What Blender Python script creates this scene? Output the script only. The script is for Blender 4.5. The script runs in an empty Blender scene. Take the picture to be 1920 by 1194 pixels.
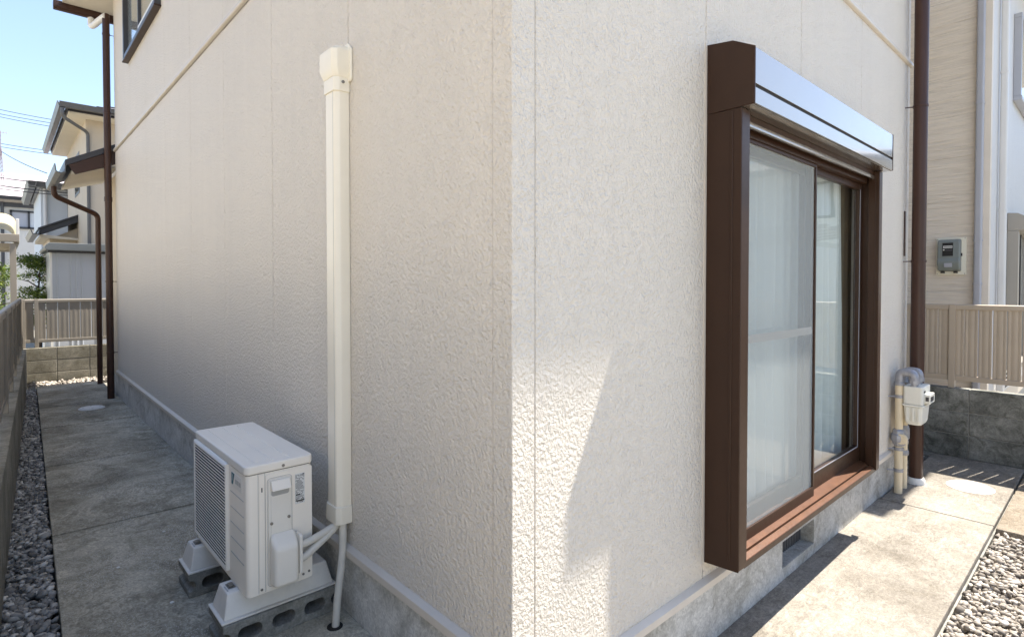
import bpy, bmesh, math, random
import numpy as np
from mathutils import Vector, Matrix

random.seed(7); RNG = np.random.default_rng(11)
scene = bpy.context.scene
COL = scene.collection
R = math.radians

# ------------------------------------------------------------------ camera
cam_d = bpy.data.cameras.new('camera'); cam = bpy.data.objects.new('camera', cam_d); COL.objects.link(cam)
cam_d.sensor_fit = 'HORIZONTAL'; cam_d.sensor_width = 36.0
cam_d.lens = 36.0 * 1051 / 1920
cam_d.shift_y = -42 / 1920
cam_d.clip_start = 0.05; cam_d.clip_end = 2000
A_ = R(47.6); P_ = R(1.1)
cam.location = (-1.5 * math.cos(A_), -1.5 * math.sin(A_), 1.406)
fwd = Vector((math.cos(A_) * math.cos(P_), math.sin(A_) * math.cos(P_), -math.sin(P_)))
cam.rotation_euler = fwd.to_track_quat('-Z', 'Y').to_euler()
scene.camera = cam

# ------------------------------------------------------------------ sky, sun, exposure
SUN = Vector((4.29, -1.0, 8.16)).normalized()
world = bpy.data.worlds.new('World'); scene.world = world; world.use_nodes = True
wn = world.node_tree; wn.nodes.clear()
sky = wn.nodes.new('ShaderNodeTexSky'); sky.sky_type = 'NISHITA'; sky.sun_disc = False
sky.sun_elevation = math.asin(SUN.z); sky.sun_rotation = math.atan2(SUN.x, SUN.y)
sky.air_density = 1.0; sky.dust_density = 0.6; sky.ozone_density = 2.0
bg = wn.nodes.new('ShaderNodeBackground'); bg.inputs['Strength'].default_value = 0.15
wo = wn.nodes.new('ShaderNodeOutputWorld')
hs = wn.nodes.new('ShaderNodeHueSaturation'); hs.inputs['Hue'].default_value = 0.508; hs.inputs['Saturation'].default_value = 1.12
wn.links.new(sky.outputs[0], hs.inputs['Color']); gm = wn.nodes.new('ShaderNodeGamma'); gm.inputs['Gamma'].default_value = 0.7
gain = wn.nodes.new('ShaderNodeVectorMath'); gain.operation = 'SCALE'; gain.inputs['Scale'].default_value = 1.15
wn.links.new(hs.outputs[0], gm.inputs['Color']); wn.links.new(gm.outputs[0], gain.inputs[0]); wn.links.new(gain.outputs[0], bg.inputs[0]); wn.links.new(bg.outputs[0], wo.inputs[0])
sun_d = bpy.data.lights.new('sun', 'SUN'); sun_d.energy = 5.0; sun_d.angle = R(0.53); sun_d.color = (1.0, 0.935, 0.84)
sun = bpy.data.objects.new('sun', sun_d); COL.objects.link(sun)
sun.rotation_euler = SUN.to_track_quat('Z', 'Y').to_euler(); sun.location = (20, -5, 40)
scene.view_settings.view_transform = 'Standard'; scene.view_settings.look = 'None'
scene.view_settings.exposure = 1.56; scene.view_settings.gamma = 1.0
scene.view_settings.use_curve_mapping = False
scene.render.engine = 'CYCLES'

# ------------------------------------------------------------------ materials
def nt_new(name):
    m = bpy.data.materials.new(name); m.use_nodes = True
    nt = m.node_tree; nt.nodes.clear()
    out = nt.nodes.new('ShaderNodeOutputMaterial')
    return m, nt, out
def N(nt, t, **kw):
    n = nt.nodes.new(t)
    for k, v in kw.items():
        if k in n.inputs: n.inputs[k].default_value = v
        else: setattr(n, k, v)
    return n
def c4(c): return (c[0], c[1], c[2], 1.0)
def pos_node(nt, scale=None):
    g = N(nt, 'ShaderNodeNewGeometry')
    if scale is None: return g.outputs['Position']
    mp = N(nt, 'ShaderNodeMapping'); mp.inputs['Scale'].default_value = scale
    nt.links.new(g.outputs['Position'], mp.inputs['Vector'])
    return mp.outputs['Vector']
def ramp(nt, fac, stops):
    r = N(nt, 'ShaderNodeValToRGB')
    el = r.color_ramp.elements
    while len(el) > 1: el.remove(el[-1])
    el[0].position = stops[0][0]; el[0].color = c4(stops[0][1])
    for p, c in stops[1:]:
        e = el.new(p); e.color = c4(c)
    nt.links.new(fac, r.inputs['Fac'])
    return r.outputs['Color']
def noise(nt, vec, scale, detail=4, rough=.55, dist=0, typ='FBM'):
    n = N(nt, 'ShaderNodeTexNoise'); n.noise_type = typ
    n.inputs['Scale'].default_value = scale; n.inputs['Detail'].default_value = detail
    n.inputs['Roughness'].default_value = rough; n.inputs['Distortion'].default_value = dist
    nt.links.new(vec, n.inputs['Vector'])
    return n.outputs['Fac']
def mixc(nt, a, b, fac, mode='MIX'):
    m = N(nt, 'ShaderNodeMix'); m.data_type = 'RGBA'; m.blend_type = mode; m.clamp_factor = True
    for sock, v in ((m.inputs['Factor'], fac), (m.inputs[6], a), (m.inputs[7], b)):
        if isinstance(v, (int, float)): sock.default_value = v
        elif isinstance(v, tuple): sock.default_value = c4(v)
        else: nt.links.new(v, sock)
    return m.outputs[2]
def math_(nt, op, a, b=None):
    m = N(nt, 'ShaderNodeMath'); m.operation = op
    for i, v in enumerate((a, b)):
        if v is None: continue
        if isinstance(v, (int, float)): m.inputs[i].default_value = v
        else: nt.links.new(v, m.inputs[i])
    return m.outputs[0]
def mat(name, col, rough=.5, metal=0., var=.12, vscale=3., bump=0., bscale=120., spec=.5, coat=0., ior=None, vec_scale=None, tint2=None, dirt=0.0, dscale=(2., 2., 2.)):
    m, nt, out = nt_new(name)
    b = N(nt, 'ShaderNodeBsdfPrincipled')
    v = pos_node(nt, vec_scale)
    f = noise(nt, v, vscale, 6, .6)
    lo = tuple(max(0, c * (1 - var)) for c in (tint2 or col)); hi = tuple(min(1, c * (1 + var)) for c in col)
    colr = ramp(nt, f, [(.3, lo), (.7, hi)])
    if dirt > 0:
        d = noise(nt, pos_node(nt, dscale), 1.0, 8, .65, .4)
        dm = ramp(nt, d, [(.45, (1, 1, 1)), (.75, (1 - dirt, 1 - dirt * .98, 1 - dirt * .95))])
        colr = mixc(nt, colr, dm, 1.0, 'MULTIPLY')
    nt.links.new(colr, b.inputs['Base Color'])
    rf = noise(nt, v, vscale * 7, 3)
    rr = math_(nt, 'MULTIPLY_ADD', rf, .18); nt.nodes[-1].inputs[2].default_value = rough - .09
    nt.links.new(rr, b.inputs['Roughness'])
    b.inputs['Metallic'].default_value = metal
    b.inputs['Specular IOR Level'].default_value = spec
    if ior: b.inputs['IOR'].default_value = ior
    if coat: b.inputs['Coat Weight'].default_value = coat; b.inputs['Coat Roughness'].default_value = .08
    if bump > 0:
        bp = N(nt, 'ShaderNodeBump'); bp.inputs['Strength'].default_value = 1.0; bp.inputs['Distance'].default_value = bump
        nt.links.new(noise(nt, v, bscale, 5, .6), bp.inputs['Height']); nt.links.new(bp.outputs[0], b.inputs['Normal'])
    nt.links.new(b.outputs[0], out.inputs[0])
    return m

def siding_mat(name, col, amp=.0100, sc=80.):
    m, nt, out = nt_new(name)
    b = N(nt, 'ShaderNodeBsdfPrincipled'); b.inputs['Specular IOR Level'].default_value = .35
    p = pos_node(nt)
    # slow weathering: vertical streaks and faint clouds
    st = noise(nt, pos_node(nt, (9, 9, .35)), 1.0, 5, .6)
    cl = noise(nt, p, 1.1, 5, .6)
    c1 = ramp(nt, st, [(.3, tuple(c * .982 for c in col)), (.7, tuple(min(1, c * 1.015) for c in col))])
    c2 = ramp(nt, cl, [(.3, (.97, .97, .97)), (.7, (1.015, 1.012, 1.005))])
    base = mixc(nt, c1, c2, 1.0, 'MULTIPLY')
    # trowelled stucco relief
    w = N(nt, 'ShaderNodeTexNoise'); w.inputs['Scale'].default_value = 16; w.inputs['Detail'].default_value = 2
    nt.links.new(p, w.inputs['Vector'])
    sub = N(nt, 'ShaderNodeVectorMath', operation='SUBTRACT'); sub.inputs[1].default_value = (.5, .5, .5)
    nt.links.new(w.outputs['Color'], sub.inputs[0])
    scl = N(nt, 'ShaderNodeVectorMath', operation='SCALE'); scl.inputs['Scale'].default_value = .018
    nt.links.new(sub.outputs[0], scl.inputs[0])
    add = N(nt, 'ShaderNodeVectorMath', operation='ADD')
    nt.links.new(p, add.inputs[0]); nt.links.new(scl.outputs[0], add.inputs[1])
    mp = N(nt, 'ShaderNodeMapping'); mp.inputs['Rotation'].default_value = (R(28), R(28), 0); mp.inputs['Scale'].default_value = (1.0, 1.0, .85)
    nt.links.new(add.outputs[0], mp.inputs['Vector'])
    n1 = noise(nt, mp.outputs[0], sc * 1.15, 3, .5)
    n2 = noise(nt, add.outputs[0], sc * 3.0, 3, .6)
    h = math_(nt, 'ADD', math_(nt, 'MULTIPLY', n1, 1.5), math_(nt, 'MULTIPLY', n2, .35))
    cav = ramp(nt, n2, [(.3, (.975, .972, .968)), (.55, (1, 1, 1))])
    base = mixc(nt, base, cav, 1.0, 'MULTIPLY')
    nt.links.new(base, b.inputs['Base Color']); b.inputs['Roughness'].default_value = .52
    bp = N(nt, 'ShaderNodeBump'); bp.inputs['Distance'].default_value = amp; bp.inputs['Strength'].default_value = 1.0
    nt.links.new(h, bp.inputs['Height']); nt.links.new(bp.outputs[0], b.inputs['Normal'])
    nt.links.new(b.outputs[0], out.inputs[0])
    return m

def concrete_mat(name, dark, light, stain=(.6, .6, .6), sc=1.2, speck=.0, bump=.002, grain=0., gdir=(14, 34, 14), blot=None, blotc=(.4, .4, .38)):
    m, nt, out = nt_new(name)
    b = N(nt, 'ShaderNodeBsdfPrincipled'); b.inputs['Roughness'].default_value = .82; b.inputs['Specular IOR Level'].default_value = .3
    p = pos_node(nt)
    a = noise(nt, p, sc, 8, .62, .6)
    col = ramp(nt, a, [(.32, dark), (.68, light)])
    s = noise(nt, pos_node(nt, (1.0, 1.0, 1.0)), sc * 2.7, 7, .7, 1.0)
    col = mixc(nt, col, ramp(nt, s, [(.44, (1, 1, 1)), (.70, stain)]), 1.0, 'MULTIPLY')
    f = noise(nt, p, 55, 6, .7, 1.2)
    col = mixc(nt, col, ramp(nt, f, [(.38, (.72, .72, .72)), (.62, (1.22, 1.22, 1.2))]), .8, 'MULTIPLY')
    if blot:
        bn = noise(nt, pos_node(nt, blot), 1.0, 8, .72, .8)
        col = mixc(nt, col, ramp(nt, bn, [(.54, (1, 1, 1)), (.70, blotc)]), 1.0, 'MULTIPLY')
    if grain > 0:
        wv = pos_node(nt, gdir)
        g1 = noise(nt, wv, 1.0, 7, .68, 1.6)
        gm_ = noise(nt, p, 2.2, 4, .6)
        gf_ = math_(nt, 'MULTIPLY', ramp(nt, gm_, [(.35, (.25, .25, .25)), (.65, (1, 1, 1))]), grain)
        col = mixc(nt, col, ramp(nt, g1, [(.36, (.62, .60, .58)), (.52, (1.0, 1.0, 1.0)), (.66, (1.42, 1.42, 1.42))]), gf_, 'MULTIPLY')
    if speck > 0:
        v = N(nt, 'ShaderNodeTexVoronoi'); v.inputs['Scale'].default_value = 130; nt.links.new(p, v.inputs['Vector'])
        sp = ramp(nt, v.outputs['Distance'], [(.12, (1, 1, 1)), (.3, (0, 0, 0))])
        mk = noise(nt, p, 3.0, 4)
        mkr = ramp(nt, mk, [(.45, (0, 0, 0)), (.62, (1, 1, 1))])
        fac = math_(nt, 'MULTIPLY', math_(nt, 'MULTIPLY', sp, mkr), speck)
        col = mixc(nt, col, tuple(min(1, c * 2.4) for c in light), fac)
    nt.links.new(col, b.inputs['Base Color'])
    bp = N(nt, 'ShaderNodeBump'); bp.inputs['Distance'].default_value = bump; bp.inputs['Strength'].default_value = 1.0
    h = math_(nt, 'ADD', f, math_(nt, 'MULTIPLY', noise(nt, p, 240, 3, .6), .6))
    nt.links.new(h, bp.inputs['Height']); nt.links.new(bp.outputs[0], b.inputs['Normal'])
    nt.links.new(b.outputs[0], out.inputs[0])
    return m

def island_mat(name, stops, rough=.75, trans=0., bump=0.):
    m, nt, out = nt_new(name)
    b = N(nt, 'ShaderNodeBsdfPrincipled'); b.inputs['Roughness'].default_value = rough
    g = N(nt, 'ShaderNodeNewGeometry')
    col = ramp(nt, g.outputs['Random Per Island'], stops)
    n = noise(nt, g.outputs['Position'], 70, 4, .6)
    col = mixc(nt, col, ramp(nt, n, [(.3, (.8, .8, .8)), (.7, (1.12, 1.12, 1.12))]), 1.0, 'MULTIPLY')
    nt.links.new(col, b.inputs['Base Color'])
    if bump:
        bp = N(nt, 'ShaderNodeBump'); bp.inputs['Distance'].default_value = bump
        nt.links.new(noise(nt, g.outputs['Position'], 300, 3), bp.inputs['Height']); nt.links.new(bp.outputs[0], b.inputs['Normal'])
    if trans > 0:
        t = N(nt, 'ShaderNodeBsdfTranslucent'); nt.links.new(col, t.inputs['Color'])
        mx = N(nt, 'ShaderNodeMixShader'); mx.inputs[0].default_value = trans
        nt.links.new(b.outputs[0], mx.inputs[1]); nt.links.new(t.outputs[0], mx.inputs[2]); nt.links.new(mx.outputs[0], out.inputs[0])
    else: nt.links.new(b.outputs[0], out.inputs[0])
    return m

def glass_mat(name, f0=.08, tint=(.965, .985, .98)):
    m, nt, out = nt_new(name)
    t = N(nt, 'ShaderNodeBsdfTransparent'); t.inputs[0].default_value = c4(tint)
    g = N(nt, 'ShaderNodeBsdfGlossy'); g.inputs['Roughness'].default_value = .01; g.inputs[0].default_value = (1, 1, 1, 1)
    bp = N(nt, 'ShaderNodeBump'); bp.inputs['Distance'].default_value = .004; bp.inputs['Strength'].default_value = .25
    nt.links.new(noise(nt, pos_node(nt), 2.2, 2), bp.inputs['Height'])
    ge = N(nt, 'ShaderNodeNewGeometry')
    dt = N(nt, 'ShaderNodeVectorMath', operation='DOT_PRODUCT'); nt.links.new(ge.outputs['Normal'], dt.inputs[0]); nt.links.new(ge.outputs['Incoming'], dt.inputs[1])
    cosv = math_(nt, 'ABSOLUTE', dt.outputs['Value'])
    sch = math_(nt, 'POWER', math_(nt, 'SUBTRACT', 1.0, cosv), 5.0)
    fr_ = math_(nt, 'MULTIPLY_ADD', sch, 1 - f0); nt.nodes[-1].inputs[2].default_value = f0
    nt.links.new(bp.outputs[0], g.inputs['Normal'])
    mx = N(nt, 'ShaderNodeMixShader')
    nt.links.new(fr_, mx.inputs[0]); nt.links.new(t.outputs[0], mx.inputs[1]); nt.links.new(g.outputs[0], mx.inputs[2])
    nt.links.new(mx.outputs[0], out.inputs[0])
    return m
def veil_mat(name, col, opac, transl=.3):
    m, nt, out = nt_new(name)
    t = N(nt, 'ShaderNodeBsdfTransparent')
    d = N(nt, 'ShaderNodeBsdfDiffuse'); d.inputs[0].default_value = c4(col)
    tl = N(nt, 'ShaderNodeBsdfTranslucent'); tl.inputs[0].default_value = c4(col)
    m1 = N(nt, 'ShaderNodeMixShader'); m1.inputs[0].default_value = transl
    nt.links.new(d.outputs[0], m1.inputs[1]); nt.links.new(tl.outputs[0], m1.inputs[2])
    m2 = N(nt, 'ShaderNodeMixShader'); m2.inputs[0].default_value = opac
    nt.links.new(t.outputs[0], m2.inputs[1]); nt.links.new(m1.outputs[0], m2.inputs[2]); nt.links.new(m2.outputs[0], out.inputs[0])
    return m
def ripple_mat(name, col):
    m, nt, out = nt_new(name)
    b = N(nt, 'ShaderNodeBsdfPrincipled'); b.inputs['Roughness'].default_value = .6
    p = pos_node(nt, (3.0, 3.0, 62))
    n = noise(nt, p, 1.0, 3, .5, .5)
    c = ramp(nt, n, [(.34, tuple(x * .88 for x in col)), (.55, col)])
    nt.links.new(c, b.inputs['Base Color'])
    bp = N(nt, 'ShaderNodeBump'); bp.inputs['Distance'].default_value = .02; bp.inputs['Strength'].default_value = .9
    nt.links.new(n, bp.inputs['Height']); nt.links.new(bp.outputs[0], b.inputs['Normal']); nt.links.new(b.outputs[0], out.inputs[0])
    return m

WALLC = (.745, .685, .597)
M = {}
M['siding'] = siding_mat('stucco_siding', WALLC)
M['sealant'] = mat('sealant', (.60, .55, .49), .5, var=.05)
M['trimwhite'] = mat('flashing_paint', (.60, .54, .46), .38, var=.06, vscale=5, bump=.0004, bscale=200)
M['foundation'] = concrete_mat('foundation_render', (.52, .51, .485), (.66, .65, .62), (.72, .71, .68), 1.6, bump=.0008, blot=(3.2, 3.2, 3.6), blotc=(.55, .54, .51))
M['foundationR'] = concrete_mat('right_foundation_render', (.40, .39, .365), (.60, .585, .545), (.62, .61, .57), 2.2, bump=.0008, blot=(2.4, 2.4, 4.0), blotc=(.70, .69, .66))  # same render as the left, toned apart for bounce light; stains are real
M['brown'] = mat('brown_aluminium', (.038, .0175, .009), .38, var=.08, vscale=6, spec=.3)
M['sheenbox'] = mat('sheen_toned_aluminium', (.38, .33, .28), .20, var=.04, vscale=2, coat=1.0, ior=2.3, metal=.85)  # brown paint toned pale so the sky reflection sits in its colour
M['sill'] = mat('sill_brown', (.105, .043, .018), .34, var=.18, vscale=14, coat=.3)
M['pipe_brown'] = mat('downpipe_brown', (.050, .022, .014), .38, var=.1, vscale=5, spec=.35)
M['black'] = mat('black_recess', (.012, .012, .012), .6, var=.1)
M['dark'] = mat('dark_grey_metal', (.045, .045, .05), .35, var=.1)
M['glass'] = glass_mat('window_glass')
M['screen'] = veil_mat('insect_mesh', (.66, .69, .67), .30, .3)
M['sheer'] = veil_mat('sheer_curtain', (.78, .83, .82), .95, .08)
M['drape'] = mat('olive_drape', (.16, .13, .08), .9, var=.15, vscale=14)
M['room'] = mat('room_wall', (.35, .33, .29), .8)
M['slabL'] = concrete_mat('mossy_concrete', (.32, .295, .232), (.62, .58, .475), (.48, .47, .43), 1.3, speck=.8, bump=.004, grain=1.0, gdir=(40, 24, 24))
M['slabR'] = concrete_mat('pale_concrete', (.175, .155, .130), (.30, .275, .235), (.76, .74, .70), 1.8, speck=.25, bump=.0035, grain=.75)
M['slabT'] = concrete_mat('tan_rough_slab', (.26, .215, .16), (.36, .31, .25), (.7, .66, .6), 4.0, bump=.012)
M['blockR'] = concrete_mat('weathered_block', (.085, .085, .074), (.30, .295, .262), (.36, .37, .33), 3.4, bump=.002)
M['blockL'] = concrete_mat('olive_block', (.16, .148, .115), (.28, .26, .21), (.6, .58, .5), 3.0, bump=.002)
M['blockS'] = concrete_mat('side_wall_block', (.16, .155, .135), (.31, .30, .265), (.5, .5, .46), 2.0, bump=.002)
M['mortar'] = concrete_mat('mortar', (.20, .195, .175), (.34, .33, .30), (.7, .7, .66), 5.0, bump=.001)
M['joint'] = mat('dark_joint', (.03, .03, .027), .9)
M['bounce'] = concrete_mat('bounce_concrete', (.42, .39, .335), (.52, .49, .43), (.85, .83, .8), 1.2, bump=.002)
M['acblock'] = concrete_mat('hollow_block', (.20, .195, .175), (.32, .315, .285), (.6, .6, .57), 6.0, bump=.003)
M['earth'] = concrete_mat('earth', (.24, .225, .195), (.34, .32, .275), (.7, .68, .62), .8, bump=.01)
M['gravelL'] = island_mat('grey_gravel', [(0, (.13, .128, .12)), (.55, (.33, .32, .30)), (.9, (.48, .465, .43)), (1, (.75, .72, .66))], bump=.001)
M['gravelR'] = island_mat('pale_gravel', [(0, (.13, .11, .09)), (.5, (.32, .28, .235)), (.9, (.44, .395, .34)), (1, (.6, .56, .5))], bump=.001)
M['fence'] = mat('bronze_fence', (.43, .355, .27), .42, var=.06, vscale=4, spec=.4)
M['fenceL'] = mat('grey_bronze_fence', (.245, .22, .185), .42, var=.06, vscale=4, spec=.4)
M['ac'] = mat('ac_paint', (.87, .81, .71), .42, var=.03, vscale=4, bump=.0002, bscale=500)
M['ac2'] = mat('ac_cover_plastic', (.79, .75, .67), .5, var=.03, vscale=6)
M['acgrille'] = mat('ac_grille_plastic', (.88, .83, .75), .45, var=.03)
M['foot'] = mat('foot_plastic', (.74, .71, .65), .5, var=.05, vscale=8, dirt=.12, dscale=(12, 12, 12))
M['teal'] = mat('teal_print', (.015, .12, .15), .4, var=.03)
M['print'] = mat('black_print', (.03, .03, .03), .5, var=.05)
M['greyprint'] = mat('grey_print', (.40, .40, .385), .5, var=.03)
M['label'] = mat('label_paper', (.70, .70, .68), .45, var=.02)
M['ivory'] = mat('ivory_plastic', (.84, .78, .65), .35, var=.04, vscale=5, spec=.45)
M['tape'] = mat('pipe_wrap', (.62, .59, .52), .55, var=.07, vscale=25, bump=.0008, bscale=120)
M['gaspipe'] = mat('gas_pipe_coating', (.68, .575, .40), .4, var=.06, vscale=6, dirt=.15, dscale=(9, 9, 3))
M['galv'] = mat('galvanised_fitting', (.30, .305, .33), .42, metal=.4, var=.2, vscale=30, bump=.0006, bscale=150)
M['meter'] = mat('gas_meter_paint', (.68, .67, .60), .42, var=.05, vscale=10, bump=.0004, bscale=200)
M['screw'] = mat('screw_metal', (.25, .24, .22), .35, metal=.8)
M['white'] = mat('white_plastic', (.78, .77, .74), .5, var=.04, vscale=8)
M['nbr_ripple'] = ripple_mat('ripple_cladding', (.79, .71, .605))
M['nbr_white'] = siding_mat('neighbour_white_cladding', (.66, .65, .63), .008, 24)
M['nbr_trim'] = mat('neighbour_trim', (.72, .65, .555), .5, var=.06)
M['pipe_grey'] = mat('grey_downpipe', (.40, .41, .45), .35, var=.04)
M['pipe_white'] = mat('white_downpipe', (.66, .65, .63), .35, var=.04)
M['emeter'] = mat('electric_meter_grey', (.21, .235, .225), .4, var=.06, vscale=9)
M['emplate'] = mat('meter_backboard', (.86, .83, .70), .5, var=.04)
M['taupe'] = mat('taupe_aluminium', (.34, .31, .265), .4, var=.05)
M['cream'] = mat('cream_wall', (.55, .47, .36), .7, var=.05, bump=.001, bscale=90)
M['cream2'] = mat('cream_stucco', (.66, .60, .50), .7, var=.05, bump=.001, bscale=90)
M['soffit'] = mat('soffit_board', (.66, .60, .49), .6, var=.04)
M['palewall'] = mat('pale_blue_white_wall', (.62, .65, .67), .6, var=.03)
M['beigewall'] = mat('beige_far_wall', (.66, .63, .57), .7, var=.03)
M['rooftile'] = mat('grey_slate', (.17, .165, .17), .55, var=.15, vscale=7)
M['roofpale'] = mat('pale_roof_tile', (.50, .44, .44), .5, var=.08, vscale=5)
M['gutter'] = mat('grey_gutter', (.105, .105, .105), .4, var=.1)
M['charcoal'] = mat('charcoal_board', (.035, .035, .042), .4, var=.1)
M['shed'] = mat('shed_steel', (.38, .405, .45), .38, var=.04, vscale=2)
M['sheddark'] = mat('shed_roof_steel', (.13, .145, .155), .4, var=.08)
M['poly'] = veil_mat('polycarbonate', (.75, .70, .55), .75, .6)
M['leaf'] = island_mat('green_leaves', [(0, (.05, .10, .015)), (.5, (.11, .18, .028)), (1, (.22, .27, .05))], .55, .3)
M['bark'] = mat('bark', (.06, .05, .04), .9, bump=.003, bscale=60)
M['cable'] = mat('cable_black', (.06, .06, .07), .5)
M['mast'] = mat('mast_steel', (.30, .25, .27), .5)

# ------------------------------------------------------------------ geometry helpers
WL = {}
def weighted_normals(me):
    # area weighted vertex normals keep the big faces flat and let only the bevels turn
    nv, nl, npoly = len(me.vertices), len(me.loops), len(me.polygons)
    lv = np.empty(nl, 'i'); me.loops.foreach_get('vertex_index', lv)
    tot = np.empty(npoly, 'i'); me.polygons.foreach_get('loop_total', tot)
    ar = np.empty(npoly, 'f'); me.polygons.foreach_get('area', ar)
    nr = np.empty(npoly * 3, 'f'); me.polygons.foreach_get('normal', nr); nr = nr.reshape(-1, 3) * ar[:, None]
    acc = np.zeros((nv, 3)); np.add.at(acc, lv, np.repeat(nr, tot, 0))
    acc /= np.maximum(np.linalg.norm(acc, axis=1), 1e-12)[:, None]
    me.normals_split_custom_set_from_vertices([tuple(a) for a in acc])
class MB:
    def __init__(s): s.v = []; s.f = []
    def add(s, vs, fs):
        n = len(s.v); s.v += [tuple(v) for v in vs]; s.f += [tuple(i + n for i in f) for f in fs]; return s
    def box(s, x0, y0, z0, x1, y1, z1):
        x0, x1 = min(x0, x1), max(x0, x1); y0, y1 = min(y0, y1), max(y0, y1); z0, z1 = min(z0, z1), max(z0, z1)
        return s.add([(x0, y0, z0), (x1, y0, z0), (x1, y1, z0), (x0, y1, z0), (x0, y0, z1), (x1, y0, z1), (x1, y1, z1), (x0, y1, z1)],
                     [(0, 3, 2, 1), (4, 5, 6, 7), (0, 1, 5, 4), (1, 2, 6, 5), (2, 3, 7, 6), (3, 0, 4, 7)])
    def hexa(s, lo, hi):   # two quads (4 pts each) -> closed solid
        return s.add(list(lo) + list(hi), [(0, 3, 2, 1), (4, 5, 6, 7), (0, 1, 5, 4), (1, 2, 6, 5), (2, 3, 7, 6), (3, 0, 4, 7)])
    def prism(s, prof, axis, a, b, b_off=(0, 0)):
        # prof: 2D points; axis x -> (y,z), y -> (x,z), z -> (x,y)
        def P(p, t):
            return {'x': (t, p[0], p[1]), 'y': (p[0], t, p[1]), 'z': (p[0], p[1], t)}[axis]
        n = len(prof)
        vs = [P(p, a) for p in prof] + [P((p[0] + b_off[0], p[1] + b_off[1]), b) for p in prof]
        fs = [tuple(range(n))[::-1], tuple(range(n, 2 * n))] + [(i, (i + 1) % n, n + (i + 1) % n, n + i) for i in range(n)]
        return s.add(vs, fs)
    def tube(s, pts, r, seg=14, caps=True):
        pts = [Vector(p) for p in pts]; rs = r if isinstance(r, (list, tuple)) else [r] * len(pts)
        vs = []; fs = []; up = None
        for i, p in enumerate(pts):
            if i == 0: t = pts[1] - pts[0]
            elif i == len(pts) - 1: t = pts[-1] - pts[-2]
            else: t = (pts[i + 1] - pts[i]).normalized() + (pts[i] - pts[i - 1]).normalized()
            t.normalize()
            if up is None:
                up = Vector((0, 0, 1)) if abs(t.z) < .9 else Vector((1, 0, 0))
            a = t.cross(up)
            if a.length < 1e-4: a = t.cross(Vector((0, 1, 0)))
            a.normalize(); bb = a.cross(t).normalized(); up = bb
            for k in range(seg):
                an = 2 * math.pi * k / seg
                vs.append(p + (a * math.cos(an) + bb * math.sin(an)) * rs[i])
        for i in range(len(pts) - 1):
            for k in range(seg):
                fs.append((i * seg + k, i * seg + (k + 1) % seg, (i + 1) * seg + (k + 1) % seg, (i + 1) * seg + k))
        if caps:
            fs.append(tuple(range(seg))[::-1]); fs.append(tuple(range((len(pts) - 1) * seg, len(pts) * seg)))
        return s.add(vs, fs)
    def lathe(s, prof, c, axis='z', seg=24):
        # prof: (r, t) along axis from centre c
        vs = []; fs = []; n = len(prof)
        for r, t in prof:
            for k in range(seg):
                a = 2 * math.pi * k / seg; u, w = r * math.cos(a), r * math.sin(a)
                vs.append({'z': (c[0] + u, c[1] + w, c[2] + t), 'y': (c[0] + u, c[1] + t, c[2] + w), 'x': (c[0] + t, c[1] + u, c[2] + w)}[axis])
        for i in range(n - 1):
            for k in range(seg):
                fs.append((i * seg + k, i * seg + (k + 1) % seg, (i + 1) * seg + (k + 1) % seg, (i + 1) * seg + k))
        fs.append(tuple(range(seg))[::-1]); fs.append(tuple(range((n - 1) * seg, n * seg)))
        return s.add(vs, fs)
    def build(s, name, m, parent=None, loc=None, bev=0, seg=2, smooth=None):
        off = Vector(loc) if loc is not None else (WL[parent.name] if parent else Vector((0, 0, 0)))
        me = bpy.data.meshes.new(name)
        me.from_pydata([tuple(Vector(v) - off) for v in s.v], [], s.f); me.update()
        bm = bmesh.new(); bm.from_mesh(me)
        bmesh.ops.recalc_face_normals(bm, faces=bm.faces)
        if bev > 0:
            es = [e for e in bm.edges if len(e.link_faces) == 2 and e.calc_face_angle(0) > R(28)]
            bmesh.ops.bevel(bm, geom=es, offset=bev, segments=seg, profile=.5, affect='EDGES', clamp_overlap=True)
        bm.to_mesh(me); bm.free()
        if smooth is None: smooth = bev > 0
        if smooth:
            me.polygons.foreach_set('use_smooth', [True] * len(me.polygons))
            if bev > 0: weighted_normals(me)
            else: me.set_sharp_from_angle(angle=R(35))
        o = bpy.data.objects.new(name, me); COL.objects.link(o); me.materials.append(m)
        if parent: o.parent = parent; WL[o.name] = Vector(off)
        else: o.location = off; WL[o.name] = Vector(off)
        return o
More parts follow.
